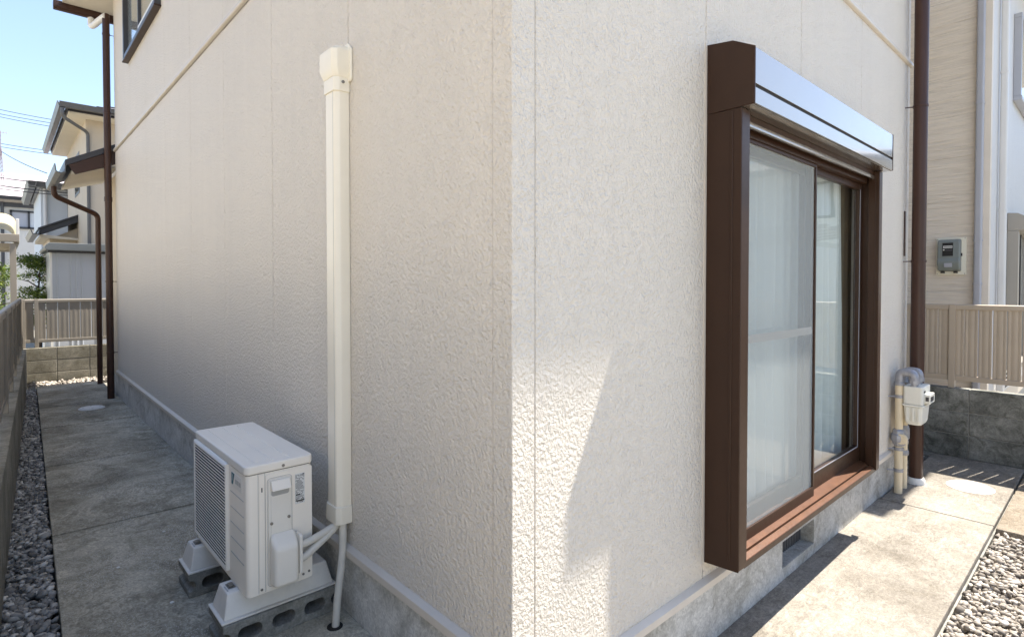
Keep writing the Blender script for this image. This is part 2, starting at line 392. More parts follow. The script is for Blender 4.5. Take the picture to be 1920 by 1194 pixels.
def plate(name, m, outer, holes, axis, a, b, parent=None, bev=0, loc=None):
    """flat solid with holes: filled 2D curve between planes a and b on the axis"""
    cu = bpy.data.curves.new('tmp', 'CURVE'); cu.dimensions = '2D'; cu.fill_mode = 'BOTH'; cu.extrude = abs(b - a) / 2
    for poly in [outer] + holes:
        sp = cu.splines.new('POLY'); sp.points.add(len(poly) - 1)
        for i, p in enumerate(poly): sp.points[i].co = (p[0], p[1], 0, 1)
        sp.use_cyclic_u = True
    ob = bpy.data.objects.new('tmp', cu); COL.objects.link(ob)
    me = bpy.data.meshes.new_from_object(ob.evaluated_get(bpy.context.evaluated_depsgraph_get()))
    bpy.data.objects.remove(ob); bpy.data.curves.remove(cu)
    mb = MB(); mid = (a + b) / 2
    for v in me.vertices:
        x, y, z = v.co
        mb.v.append({'x': (mid + z, x, y), 'y': (x, mid + z, y), 'z': (x, y, mid + z)}[axis])
    mb.f = [tuple(p.vertices) for p in me.polygons]
    bpy.data.meshes.remove(me)
    # weld
    o = mb.build(name, m, parent, loc, 0, smooth=False)
    bm = bmesh.new(); bm.from_mesh(o.data); bmesh.ops.remove_doubles(bm, verts=bm.verts, dist=1e-5); bmesh.ops.recalc_face_normals(bm, faces=bm.faces)
    if bev:
        es = [e for e in bm.edges if len(e.link_faces) == 2 and e.calc_face_angle(0) > R(40)]
        bmesh.ops.bevel(bm, geom=es, offset=bev, segments=1, profile=.5, affect='EDGES', clamp_overlap=True)
    bm.to_mesh(o.data); bm.free()
    return o
def thing(name, label, cat, loc, group=None):
    o = bpy.data.objects.new(name, None); COL.objects.link(o); o.location = loc; o.empty_display_size = .1
    o['label'] = label; o['category'] = cat
    if group: o['group'] = group
    WL[o.name] = Vector(loc); return o
def tag(o, label, cat, group=None):
    o['label'] = label; o['category'] = cat
    if group: o['group'] = group
    return o
def kind(o, k): o['kind'] = k; return o
def inst(o, d):
    c = o.copy(); COL.objects.link(c); c.location = o.location + Vector(d); WL[c.name] = WL.get(o.name, Vector()); return c
def copy_tree(root, loc):
    r = root.copy(); COL.objects.link(r); r.location = loc; WL[r.name] = Vector(loc)
    for ch in list(root.children):
        c = ch.copy(); COL.objects.link(c); c.parent = r
        for g in list(ch.children):
            d = g.copy(); COL.objects.link(d); d.parent = c
    return r
def rrect(x0, y0, x1, y1, r, n=5):
    pts = []
    for cx, cy, a0 in ((x1 - r, y0 + r, -90), (x1 - r, y1 - r, 0), (x0 + r, y1 - r, 90), (x0 + r, y0 + r, 180)):
        for k in range(n + 1):
            a = R(a0 + 90 * k / n); pts.append((cx + r * math.cos(a), cy + r * math.sin(a)))
    return pts
def arc(p0, c, p1, n=8):   # quadratic bend
    p0, c, p1 = Vector(p0), Vector(c), Vector(p1)
    return [(1 - t) ** 2 * p0 + 2 * t * (1 - t) * c + t * t * p1 for t in [i / n for i in range(n + 1)]]
def raw_mesh(name, verts, tris, m, loc=(0, 0, 0)):
    me = bpy.data.meshes.new(name)
    me.vertices.add(len(verts)); me.vertices.foreach_set('co', (np.asarray(verts, 'f') - np.asarray(loc, 'f')).ravel())
    k = tris.shape[1]
    me.loops.add(tris.size); me.loops.foreach_set('vertex_index', tris.ravel().astype('i'))
    me.polygons.add(len(tris)); me.polygons.foreach_set('loop_start', np.arange(0, tris.size, k, dtype='i'))
    me.update(calc_edges=True); me.validate()
    o = bpy.data.objects.new(name, me); COL.objects.link(o); o.location = loc; me.materials.append(m)
    return o
def rot_rand(n):
    q = RNG.normal(size=(n, 4)); q /= np.linalg.norm(q, axis=1)[:, None]
    w, x, y, z = q.T
    return np.stack([np.stack([1 - 2 * (y * y + z * z), 2 * (x * y - z * w), 2 * (x * z + y * w)], 1),
                     np.stack([2 * (x * y + z * w), 1 - 2 * (x * x + z * z), 2 * (y * z - x * w)], 1),
                     np.stack([2 * (x * z - y * w), 2 * (y * z + x * w), 1 - 2 * (x * x + y * y)], 1)], 1)
_bm = bmesh.new(); bmesh.ops.create_icosphere(_bm, subdivisions=1, radius=1.0)
ICO_V = np.array([v.co[:] for v in _bm.verts]); ICO_F = np.array([[v.index for v in f.verts] for f in _bm.faces]); _bm.free()
def stones(name, P, size, m, flat=.6):
    """one joined mesh of irregular stones at points P with radii size"""
    n = len(P)
    base = ICO_V[None] * (1 + RNG.normal(0, .16, (n, len(ICO_V), 1)))
    base = base * np.stack([RNG.uniform(.8, 1.4, n), RNG.uniform(.65, 1.0, n), RNG.uniform(flat * .7, flat * 1.25, n)], 1)[:, None, :]
    a = RNG.uniform(0, 2 * np.pi, n); tilt = rot_rand(n)
    Rz = np.zeros((n, 3, 3)); Rz[:, 0, 0] = np.cos(a); Rz[:, 0, 1] = -np.sin(a); Rz[:, 1, 0] = np.sin(a); Rz[:, 1, 1] = np.cos(a); Rz[:, 2, 2] = 1
    some = RNG.random(n) < .35
    Rm = np.where(some[:, None, None], tilt, Rz)
    V = np.einsum('nij,nvj->nvi', Rm, base) * np.asarray(size)[:, None, None] + np.asarray(P)[:, None, :]
    F = (ICO_F[None] + (np.arange(n) * len(ICO_V))[:, None, None]).reshape(-1, 3)
    return raw_mesh(name, V.reshape(-1, 3), F, m)

# ================================================================== GROUND, PATHS
GL, GR = .085, -.04
g = MB(); g.box(-150, -150, -.6, 150, 150, -.14); kind(g.build('ground', M['earth']), 'structure')
# left path: five cast slabs in a row
def slab_edge(y): return -.897 + .0262 * y
pathL = MB().box(-1.2, 0.0, -.14, .012, 8.62, .02).build('path', M['joint']); kind(pathL, 'structure')
ys = [0.02, 2.683, 4.160, 5.610, 6.745, 8.47]
for i in range(5):
    y0, y1 = ys[i] + .009, ys[i + 1] - .009
    sk = .006 * i
    MB().hexa([(slab_edge(y0), y0 + sk, .02), (.010, y0, .02), (.010, y1, .02), (slab_edge(y1), y1 + .01, .02)],
              [(slab_edge(y0), y0 + sk, GL), (.010, y0, GL), (.010, y1, GL), (slab_edge(y1), y1 + .01, GL)]).build('concrete_slab', M['slabL'], pathL, bev=.004)
# right walkway
pathR = MB().box(-4, -.60, -.14, 4.95, .014, -.075).build('walkway', M['mortar']); kind(pathR, 'structure')
for x0, x1 in ((-1.2, .55), (.556, 3.385), (3.393, 4.92)):
    MB().box(x0, -.592, -.075, x1, .010 if x1 < 4 else -.004, GR).build('concrete_slab', M['slabR'], pathR, bev=.005)
MB().box(-4, -1.9, -.075, -1.205, 0.0, GR).build('concrete_slab', M['slabR'], pathR, bev=.005)
tan = MB().box(3.372, -1.55, -.14, 4.92, -.602, -.046).build('rough_paving', M['slabT'], bev=.008); kind(tan, 'structure')

kind(MB().box(-9, -9, -.14, 4.9, -1.9, -.06).build('bounce_slab', M['bounce']), 'structure')  # pale slab added behind the camera to throw sunlight back at the walls
# gravel
def scatter(n, fx0, fx1, y0, y1, z, jz=.008, along='y'):
    t = RNG.uniform(y0, y1, n); u = RNG.random(n)
    lo = np.array([fx0(a) for a in t]); hi = np.array([fx1(a) for a in t]); s = lo + (hi - lo) * u
    zz = z + RNG.normal(0, jz, n)
    return np.stack([s, t, zz], 1) if along == 'y' else np.stack([t, s, zz], 1)
def wallx(y): return -1.097 + .0380 * y
P1 = scatter(5200, lambda y: wallx(y) + .0, lambda y: slab_edge(y) - .012, .6, 8.5, .055)
P2 = scatter(1000, lambda y: wallx(y), lambda y: slab_edge(y) - .014, 1.4, 4.5, .068)
P = np.concatenate([P1, P2]); S = RNG.uniform(.009, .021, len(P)); S[RNG.random(len(P)) < .06] *= 1.35
kind(stones('gravel', P, S, M['gravelL'], .55), 'stuff')
Pe = scatter(420, lambda y: -.74, lambda y: .3, 8.50, 8.86, .08); Se = RNG.uniform(.012, .03, len(Pe))
kind(stones('pale_gravel_strip', Pe, Se, M['gravelR'], .6), 'stuff')
Pr = scatter(5200, lambda x: -1.75, lambda x: -.606, 1.2, 3.36, -.088, .009, 'x')
Pr = np.concatenate([Pr, scatter(2600, lambda x: -1.1, lambda x: -.612, 1.6, 3.34, -.076, .008, 'x'), scatter(500, lambda x: .0, lambda x: .9, 4.1, 4.9, -.05, .01, 'x')])
Sr = RNG.uniform(.010, .020, len(Pr)); Sr[RNG.random(len(Pr)) < .08] *= 1.3
kind(stones('pale_gravel', Pr, Sr, M['gravelR'], .5), 'stuff')
gb = MB().box(-4, -1.88, -.14, 3.37, -.602, -.098).build('gravel_bed', M['earth']); kind(gb, 'structure')
# small loose pebbles on the slabs
pb = [(-.62, 2.05, 'tiny white pebble on the path closest to the gravel strip'), (-.50, 1.55, 'tiny white pebble on the path beside the farther hollow block'),
      (-.66, 3.35, 'tiny white pebble beyond the nearest joint of the path slabs'), (-.38, 2.35, 'tiny white pebble just short of the nearest slab joint by the grille')]
for x, y, lab in pb:
    sp = MB(); a = random.random() * 3
    sp.add([(x + v[0] * .009 * (1 + .2 * math.sin(a + k)), y + v[1] * .007, GL + .0045 + v[2] * .005) for k, v in enumerate(ICO_V)], [tuple(f) for f in ICO_F])
    tag(sp.build('pebble', M['white'], loc=(x, y, GL)), lab, 'pebble', 'loose white pebbles on the path')

def lid(x, y, z, r, label):
    t = thing('inspection_cover', label, 'drain cover', (x, y, z))
    MB().lathe([(r + .012, 0), (r + .012, .003), (r + .004, .005)], (x, y, z), seg=40).build('rim', M['white'], t, smooth=True)
    o = MB().lathe([(r, .002), (r, .009), (r * .97, .012), (r * .3, .013), (.001, .013)], (x, y, z), seg=40).build('lid', M['white'], t, smooth=True)
    for a in (0, 90, 180, 270):
        MB().box(x + .7 * r * math.cos(R(a)) - .008, y + .7 * r * math.sin(R(a)) - .003, z + .012, x + .7 * r * math.cos(R(a)) + .008, y + .7 * r * math.sin(R(a)) + .003, z + .0145).build('grip', M['greyprint'], t)
lid(-.30, 6.38, GL, .105, 'round white drain cover on the shaded left path')
lid(4.105, -.375, GR, .125, 'round white drain cover in sunlight by the right fence')

# ================================================================== THE HOUSE
HX, HY, ZT = 4.02, 6.87, 4.72
house = thing('house', 'beige stucco house corner with brown shuttered window in the middle of the photo', 'house', (0, 0, 0))
# ---- core behind the cladding (window opening left free)
WX0, WX1, WZ0, WZ1 = 1.03, 2.79, .34, 2.07
OX1 = 3.20   # the room's opening behind the casing is wider than the frame
VX0, VX1, VZ0, VZ1 = 1.80, 2.215, .016, .150
core = MB()
core.box(.014, .014, -.1, .11, HY - .02, ZT)
core.box(.11, .014, -.1, WX0, .11, ZT); core.box(OX1, .014, -.1, HX - .014, .11, ZT)
core.box(WX0, .014, -.1, VX0, .11, WZ0); core.box(VX1, .014, -.1, OX1, .11, WZ0); core.box(VX0, .014, -.1, VX1, .11, VZ0); core.box(VX0, .014, VZ1, VX1, .11, WZ0); core.box(WX0, .014, WZ1, OX1, .11, ZT); core.box(WX1 + .01, .014, WZ0, OX1, .018, WZ1)
core.box(HX - .11, .11, -.1, HX - .014, HY - .02, ZT); core.box(.11, HY - .12, -.1, HX - .11, HY - .02, ZT)
core.build('wall', M['sealant'], house)
rm = MB(); rm.box(.112, 2.6, .2, 3.9, 2.7, 2.6); rm.box(.112, .112, 2.45, 3.9, 2.6, 2.5); rm.box(.112, .112, .28, 3.9, 2.6, .3)
rm.build('room', M['room'], house)
# ---- foundation, with the recessed vent opening on the right
MB().box(.010, .090, -.12, .0135, HY - .02, .36).build('foundation', M['foundation'], house)
plate('foundation', M['foundationR'], [(.002, -.12), (HX - .02, -.12), (HX - .02, .235), (.002, .235)], [[(VX0, VZ0), (VX1, VZ0), (VX1, VZ1), (VX0, VZ1)]], 'y', .008, .0138, house)
MB().box(.0105, .0085, -.12, .03, .089, .345).build('foundation', M['foundation'], house)
MB().box(VX0 - .01, .1105, VZ0 - .006, VX1 + .01, .113, VZ1 + .006).build('vent_back', M['black'], house)
lin = MB(); lin.box(VX0, .010, VZ0, VX0 + .0015, .1095, VZ1); lin.box(VX1 - .0015, .010, VZ0, VX1, .1095, VZ1); lin.box(VX0 + .0016, .010, VZ0, VX1 - .0016, .1095, VZ0 + .0015); lin.box(VX0 + .0016, .010, VZ1 - .0015, VX1 - .0016, .1095, VZ1)
lin.build('vent_lining', M['foundationR'], house)
for k in range(19):
    x = VX0 + .012 + k * (VX1 - VX0 - .024) / 18
    if k == 0: bar0 = MB().box(x - .004, .074, VZ0 + .0016, x + .004, .082, VZ1 - .0016).build('vent_bar', M['gutter'], house)
    else: inst(bar0, (k * (VX1 - VX0 - .024) / 18, 0, 0))
# ---- siding panels
TH = .014
def panel_L(y0, y1, z0, z1): return MB().box(0, y0 + .0025, z0, TH, y1 - .0025, z1).build('siding_panel', M['siding'], house, bev=.0018, seg=1)
def panel_R(x0, x1, rects):
    mb = MB()
    for z0, z1, xa, xb in rects: mb.box(xa, 0, z0, xb, TH, z1)
    return mb.build('siding_panel', M['siding'], house, bev=.0018, seg=1)
jl = [.080, .946, 1.775, 2.587, 3.385, 4.205, 5.02, 5.83, HY - .07]
for i in range(len(jl) - 1):
    y0, y1 = jl[i], jl[i + 1]
    panel_L(y0, y1, .36 + .005 * y0, 2.935 + .003 * y0); panel_L(y0, y1, 2.985 + .003 * y0, ZT)
MB().box(0, HY - .068, .395, TH, HY, ZT).build('corner_trim', M['siding'], house, bev=.0015, seg=1)
jr = [.086, 1.016, 1.953, 2.895, HX - .07]
BZ = 3.045
panel_R(0, 0, [(.24, BZ - .02, jr[0] + .0025, jr[1] - .0025)])
panel_R(0, 0, [(.24, WZ0 - .01, jr[1] + .0025, jr[2] - .0025)]); panel_R(0, 0, [(WZ1 + .01, BZ - .02, jr[1] + .0025, jr[2] - .0025)])
panel_R(0, 0, [(.24, WZ0 - .01, jr[2] + .0025, WX1 - .001)]); panel_R(0, 0, [(WZ1 + .01, BZ - .02, jr[2] + .0025, WX1 - .001)]); panel_R(0, 0, [(.24, BZ - .02, WX1, jr[3] - .0025)])
panel_R(0, 0, [(.24, BZ - .02, jr[3] + .0025, jr[4] - .0025)])
for i in range(4): panel_R(0, 0, [(BZ + .02, ZT, jr[i] + .0025, jr[i + 1] - .0025)])
# outside corner trims (L shaped)
MB().prism([(-.0015, -.0015), (.0835, -.0015), (.0835, TH), (TH, TH), (TH, .0775), (-.0015, .0775)], 'z', .235, ZT).build('corner_trim', M['siding'], house, bev=.003, seg=2)
MB().prism([(HX - .067, -.0015), (HX, -.0015), (HX, .075), (HX - TH, .075), (HX - TH, TH), (HX - .067, TH)], 'z', .24, ZT).build('corner_trim', M['siding'], house, bev=.003, seg=2)
# sealant beads in the joints
for y in jl[1:-1]: MB().box(.004, y - .0026, .40, .0145, y + .0026, ZT).build('joint_seal', M['sealant'], house)
for x in jr[1:-1]: MB().box(x - .0026, .006, 2.10 if 1 < x < 2.8 else .25, x + .0026, .0145, ZT).build('joint_seal', M['sealant'], house)
MB().box(jr[0] - .0028, .003, .25, jr[0] + .0028, .0145, ZT).build('joint_seal', M['sealant'], house)
MB().box(.002, .0770, .37, .0145, .0830, ZT).build('joint_seal', M['sealant'], house)
# belt courses: small moulded strips between the storeys
def belt_prof(s): return [(0, 0), (-.014 * s, .004), (-.020 * s, .010), (-.020 * s, .028), (-.012 * s, .032), (-.012 * s, .040), (0, .044)]
MB().prism([(p[0], 2.936 + p[1]) for p in belt_prof(1)], 'y', .0, HY + .005, (0, .022)).build('belt_course', M['trimwhite'], house, bev=.001, seg=1)
MB().prism([(p[0], BZ - .022 + p[1]) for p in belt_prof(1)], 'x', .0, HX + .012).build('belt_course', M['trimwhite'], house, bev=.001, seg=1)
# base flashing: sloping drip cap
fl = [(.012, .030), (-.002, .030), (-.021, .017), (-.021, -.010), (.004, -.012), (.012, -.008)]
MB().prism([(p[0], .345 + p[1]) for p in fl], 'y', .0, HY + .004, (0, .038)).build('base_flashing', M['trimwhite'], house, bev=.0012, seg=1)
MB().prism([(p[0], .224 + p[1]) for p in fl], 'x', -.02, HX + .004).build('base_flashing', M['trimwhite'], house, bev=.0012, seg=1)

# ---- brown sliding window with shutter box (right wall)
D1 = -.142
cs = MB()
cs.prism([(-.0, .318), (D1, .326), (D1, 2.064), (-.0, 2.064)], 'x', 1.02, 1.024)           # outer side plate
cs.box(1.024, D1, .330, 1.088, D1 + .020, 2.064)                                            # front face of the left jamb
cs.box(1.024, D1 + .020, .345, 1.040, -.004, 2.064)
cs.box(1.080, D1 + .020, .345, 1.088, -.075, 2.064)
cs.box(1.0165, -.110, .36, 1.0201, -.100, 2.055)                                            # side rib
cs.box(2.742, D1, .330, 2.798, D1 + .020, 2.064); cs.box(2.742, D1 + .020, .345, 2.752, -.085, 2.064); cs.box(2.770, D1 + .020, .345, 2.798, -.004, 2.064)
cs.box(1.09, -.08, 2.000, 2.742, -.004, 2.064)
cas = cs.build('window_casing', M['brown'], house, bev=.0022, seg=2)
# sill, two steps with a track groove
sl = MB()
sl.prism([(-.004, .3195), (-.004, .372), (-.098, .352), (-.098, .3285)], 'x', 1.0245, 2.768)
sl.prism([(-.106, .326), (-.106, .350), (-.131, .342), (-.131, .322)], 'x', 1.0885, 2.806)
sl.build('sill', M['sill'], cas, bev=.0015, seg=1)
MB().box(1.089, -.1058, .322, 2.766, -.0982, .336).build('track', M['black'], cas)
MB().box(1.0885, -.1335, .318, 2.812, -.1315, .341).build('sill_edge', M['brown'], cas)
MB().box(2.8065, -.136, .320, 2.815, -.10, .343).build('sill_end_cap', M['screw'], cas, bev=.002)
# shutter box
bp_ = [(-.0, 2.066), (-.0, 2.330), (-.105, 2.316), (-.188, 2.272), (-.188, 2.142), (-.180, 2.142), (-.180, 2.066)]
MB().prism(bp_, 'x', 1.028, 2.806).build('shutter_box', M['sheenbox'], cas, bev=.0012, seg=1)
capp = [(-.0, 2.064), (-.0, 2.333), (-.105, 2.319), (-.190, 2.275), (-.190, 2.068)]
MB().prism(capp, 'x', 1.019, 1.0275).build('shutter_box_cap', M['brown'], cas, bev=.002)
MB().prism(capp, 'x', 2.8065, 2.815).build('shutter_box_cap', M['brown'], cas, bev=.002)
MB().box(1.0285, -.1885, 2.069, 2.8055, -.1808, 2.128).build('shutter_box_trim', M['sheenbox'], cas, bev=.0015)
MB().box(1.0285, -.1812, 2.128, 2.8055, -.1803, 2.142).build('shadow_gap', M['black'], cas)
# rolled-up shutter: bottom bar and the last slat
MB().box(1.092, -.118, 2.018, 2.738, -.102, 2.040).build('shutter_bottom_bar', M['sheenbox'], cas, bev=.003)
MB().box(1.092, -.112, 2.041, 2.738, -.106, 2.0655).build('shutter_slat', M['brown'], cas, bev=.001)
# caulk bead round the casing
ck = MB(); ck.box(1.008, -.004, .31, 1.0195, .0, 2.34); ck.build('sealant_bead', M['trimwhite'], cas)
# right sliding sash (outer plane) and left sash behind the insect screen
def sash(x0, x1, z0, z1, y, st, br, tr, name='sash'):
    mb = MB(); d = .014
    mb.box(x0, y - d, z0, x0 + st, y + d, z1); mb.box(x1 - st, y - d, z0, x1, y + d, z1)
    mb.box(x0 + st, y - d + .001, z0, x1 - st, y + d - .001, z0 + br); mb.box(x0 + st, y - d + .001, z1 - tr, x1 - st, y + d - .001, z1)
    return mb.build(name, M['brown'], cas, bev=.002)
sash(1.975, 2.768, .362, 2.0, -.034, .042, .092, .035)
MB().box(2.016, -.036, .452, 2.727, -.031, 1.967).build('pane', M['glass'], cas)
sash(1.045, 2.03, .368, 2.0, .005, .042, .07, .035)
MB().box(1.086, .003, .436, 1.99, .008, 1.967).build('pane', M['glass'], cas)
gk = MB(); gk.box(2.722, -.0495, .452, 2.728, -.0485, 1.967); gk.box(2.016, -.0495, .450, 2.728, -.0485, .455)
gk.build('glazing_bead', M['pipe_grey'], cas)
# insect screen
sc = MB()
sc.box(1.089, -.072, .358, 1.975, -.056, .405); sc.box(1.958, -.072, .405, 1.976, -.056, 2.0); sc.box(1.089, -.072, .405, 1.10, -.056, 2.0); sc.box(1.10, -.072, 1.985, 1.958, -.056, 2.0)
sc.build('screen_frame', M['brown'], cas, bev=.0015)
MB().box(1.10, -.0645, .405, 1.958, -.0635, 1.985).build('insect_screen', M['screen'], cas)
MB().box(1.10, -.062, 1.165, 1.958, -.056, 1.20).build('screen_bar', M['taupe'], cas, bev=.001)
# curtains inside
def curtain(name, x0, x1, y, z0, z1, amp, wl, m, label, cat):
    n = int((x1 - x0) / wl * 14); vs = []; fs = []
    for i in range(n + 1):
        x = x0 + (x1 - x0) * i / n
        for j in range(7):
            z = z0 + (z1 - z0) * j / 6; k = 1 - .35 * j / 6
            vs.append((x + .006 * math.sin(x * 37 + j), y + amp * k * math.sin(2 * math.pi * x / wl + .5 * math.sin(7 * x)) + .006 * math.sin(x * 90 + j * .4), z))
    for i in range(n):
        for j in range(6): fs.append((i * 7 + j, (i + 1) * 7 + j, (i + 1) * 7 + j + 1, i * 7 + j + 1))
    o = MB().add(vs, fs).build(name, m, loc=((x0 + x1) / 2, y, z0), smooth=True)
    tag(o, label, cat)
curtain('sheer_curtain', 1.12, 2.73, .064, .35, 2.06, .029, .105, M['sheer'], 'white sheer curtain hanging behind the sliding window glass', 'curtain')
curtain('drape', 2.735, 3.14, .066, .35, 2.06, .022, .075, M['drape'], 'olive brown drape gathered at the right end of the sliding window', 'curtain')

# ---- upstairs window on the left wall
uw = MB()
uw.box(-.048, 4.30, 3.715, .0, 4.345, ZT - .05); uw.box(-.048, 5.845, 3.715, .0, 5.90, ZT - .05); uw.box(-.045, 4.345, 3.715, 0, 5.845, 3.765)
uwo = uw.build('upper_window', M['dark'], house, bev=.003)
MB().box(-.054, 4.285, 3.700, .0, 5.91, 3.714).build('sill', M['brown'], uwo, bev=.002)
MB().box(-.006, 4.345, 3.765, -.001, 5.845, ZT - .06).build('window_backing', M['greyprint'], uwo)  # grey backing sheet, its colour standing for the dim interior
MB().box(-.022, 4.36, 3.77, -.018, 5.12, ZT - .06).build('pane', M['glass'], uwo)
MB().box(-.012, 5.12, 3.77, -.009, 5.84, ZT - .06).build('pane', M['glass'], uwo)
MB().box(-.036, 5.10, 3.766, -.012, 5.135, ZT - .06).build('stile', M['dark'], uwo, bev=.002)
MB().box(-.040, 4.346, 3.766, -.012, 5.10, 3.80).build('sash_rail', M['label'], uwo, bev=.002)

# ---- roof and eaves
OV = .434
ez = ZT - .02
rf = MB()
rf.box(-OV, -OV, ez, HX + 1.7, HY + OV, ez + .03)  # right end overruns the roof, added unseen to shade the upper wall
rf.build('soffit', M['soffit'], house)
MB().hexa([(-OV - .01, -OV - .01, ez + .03), (HX + OV + .01, -OV - .01, ez + .03), (HX + OV + .01, HY + OV + .01, ez + .03), (-OV - .01, HY + OV + .01, ez + .03)],
          [(HX / 2 - .2, 2.2, ez + 1.0), (HX / 2 + .2, 2.2, ez + 1.0), (HX / 2 + .2, HY - 2.2, ez + 1.0), (HX / 2 - .2, HY - 2.2, ez + 1.0)]).build('roof', M['rooftile'], house)
MB().prism([(HY + OV + .012, ez + .02), (HY + OV + .012, ez - .05), (HY + OV + .03, ez - .075), (HY + OV + .09, ez - .075), (HY + OV + .11, ez - .05), (HY + OV + .11, ez + .02)], 'x', -OV - .08, HX + OV).build('gutter', M['pipe_brown'], house, bev=.006)
MB().tube([(-.16, HY + OV + .06, ez - .07), (-.16, HY + OV + .06, ez - .15)] + arc((-.16, HY + OV + .06, ez - .15), (-.16, HY + OV + .06, ez - .2), (-.12, HY + .2, ez - .2)) + [(-.075, HY - .02, ez - .2)], .034).build('gutter_outlet', M['white'], house, smooth=True)
# ---- brown downpipes
def downpipe(x, y, z0, z1, r, joints, clips, wall_axis, m=M['pipe_brown'], mc=M['pipe_brown'], parent=house, collar=None):
    d = MB().tube([(x, y, z0), (x, y, z1)], r, 20).build('downpipe', m, parent, smooth=True)
    for z in joints: MB().lathe([(r + .004, -.025), (r + .005, .0), (r + .004, .03)], (x, y, z), seg=20).build('pipe_joint', mc, d, smooth=True)
    for z in clips:
        k = MB(); k.lathe([(r + .003, -.009), (r + .004, .0), (r + .003, .009)], (x, y, z), seg=20)
        if wall_axis == 'x': k.tube([(x + r * .5, y, z), (.02, y, z)], .004, 6)
        elif wall_axis == 'y': k.tube([(x, y + r * .5, z), (x - .03, .0, z)], .004, 6)
        k.build('pipe_clip', mc, d)
    if collar: MB().lathe([(r + .014, 0), (r + .014, .03), (r + .006, .045)], (x, y, z0), seg=24).build('pipe_collar', collar, d, smooth=True)
    return d
downpipe(-.070, HY + .01, GL, ez - .17, .036, [2.4], [4.3, 3.4, 1.45, .62], 'x')
downpipe(3.925, -.088, GR, ez, .044, [], [2.70, 1.58], 'y', collar=M['label'])
MB().prism([(3.90, -.008), (3.93, -.008), (3.93, .0), (3.90, .0)], 'z', 1.62, 1.95).build('cable_box', M['pipe_brown'], house, bev=.003)

# ---- rear porch wing with its lean-to roof
py0, py1 = HY + .012, 8.20
MB().box(.045, py0, .30, 2.5, py1 - .05, 2.75).build('porch_wall', M['cream'], house)
MB().box(.058, py0, -.1, 2.5, py1 - .055, .299).build('porch_foundation', M['foundation'], house)
prf = [(-.46, 2.735), (1.2, 3.63), (1.2, 3.70), (-.46, 2.805)]
MB().prism(prf, 'y', py0 + .004, py1 + .25).build('porch_roof', M['charcoal'], house, bev=.004)
MB().prism([(-.37, 2.655), (-.06, 2.787), (1.2, 3.45), (1.2, 3.629), (-.43, 2.7505)], 'y', py0 + .012, py0 + .04).build('bargeboard', M['pipe_brown'], house, bev=.003)
MB().prism([(-.40, 2.66), (.044, 2.80), (.044, 2.82), (-.40, 2.70)], 'y', py0 + .041, py1 + .2).build('porch_soffit', M['soffit'], house)
MB().prism([(-.455, 2.735), (-.455, 2.66), (-.50, 2.640), (-.545, 2.66), (-.555, 2.745), (-.545, 2.745), (-.535, 2.668), (-.50, 2.652), (-.465, 2.668), (-.462, 2.735)], 'y', py0 - .03, py1 + .26).build('porch_gutter', M['gutter'], house)
cp = [(-.50, 7.95, 2.64), (-.50, 7.95, 2.59)] + arc((-.50, 7.95, 2.58), (-.50, 7.95, 2.52), (-.43, 8.0, 2.50)) + [(-.10, 8.13, 2.37)] + arc((-.08, 8.14, 2.36), (-.035, 8.16, 2.34), (-.035, 8.16, 2.27)) + [(-.035, 8.16, GL)]
MB().tube(cp, .032, 16).build('downpipe', M['pipe_brown'], house, smooth=True)

# ================================================================== AC PIPE COVER (slim duct)
dl = thing('pipe_cover', 'tall ivory plastic pipe cover running up the left wall', 'pipe cover', (-.03, .985, .47))
def dprof(g, c): return [(0, .935 - g), (-.040 - g, .935 - g), (-.058 - g, .948 - g + c), (-.058 - g, 1.022 + g - c), (-.040 - g, 1.036 + g), (0, 1.036 + g)]
MB().prism(dprof(0, 0), 'z', .53, 2.17).build('duct', M['ivory'], dl, bev=.004)
MB().box(-.0587, .957, .545, -.0578, .961, 2.165).build('duct_seam', M['tape'], dl)
MB().prism(dprof(.006, .0), 'z', .475, .545).build('end_sleeve', M['ivory'], dl, bev=.004)
MB().prism([(p[0] * .9, p[1]) for p in dprof(-.01, .0)], 'z', .470, .4752).build('sleeve_opening', M['black'], dl)
MB().prism(dprof(.005, .0), 'z', 2.15, 2.205).build('elbow_collar', M['ivory'], dl, bev=.004)
eb = MB(); lo = [(p[0], p[1]) for p in dprof(.005, 0)]; hi = [(p[0], p[1]) for p in dprof(.018, .004)]
n = len(lo)
rings = [(lo, 2.203), (hi, 2.235), (hi, 2.305), ([(min(0, x + .028) if x < -.02 else x, y + (.012 if y < .98 else -.012)) for x, y in hi], 2.325)]
for ring, z in rings: eb.v += [(p[0], p[1], z) for p in ring]
for i in range(len(rings) - 1):
    eb.f += [(i * n + k, i * n + (k + 1) % n, (i + 1) * n + (k + 1) % n, (i + 1) * n + k) for k in range(n)]
eb.f += [tuple(range(n))[::-1], tuple(range(3 * n, 4 * n))]
eb.build('wall_elbow', M['ivory'], dl, bev=.004)
MB().prism([(.905, 2.20), (.915, 2.19), (1.055, 2.19), (1.065, 2.20), (1.065, 2.315), (1.04, 2.338), (.93, 2.338), (.905, 2.315)], 'x', -.010, -.0005).build('wall_flange', M['ivory'], dl, bev=.003)
MB().lathe([(.006, 0), (.006, -.003), (.003, -.004)], (-.030, .9285, 2.185), axis='y', seg=14).build('screw', M['screw'], dl, smooth=True)

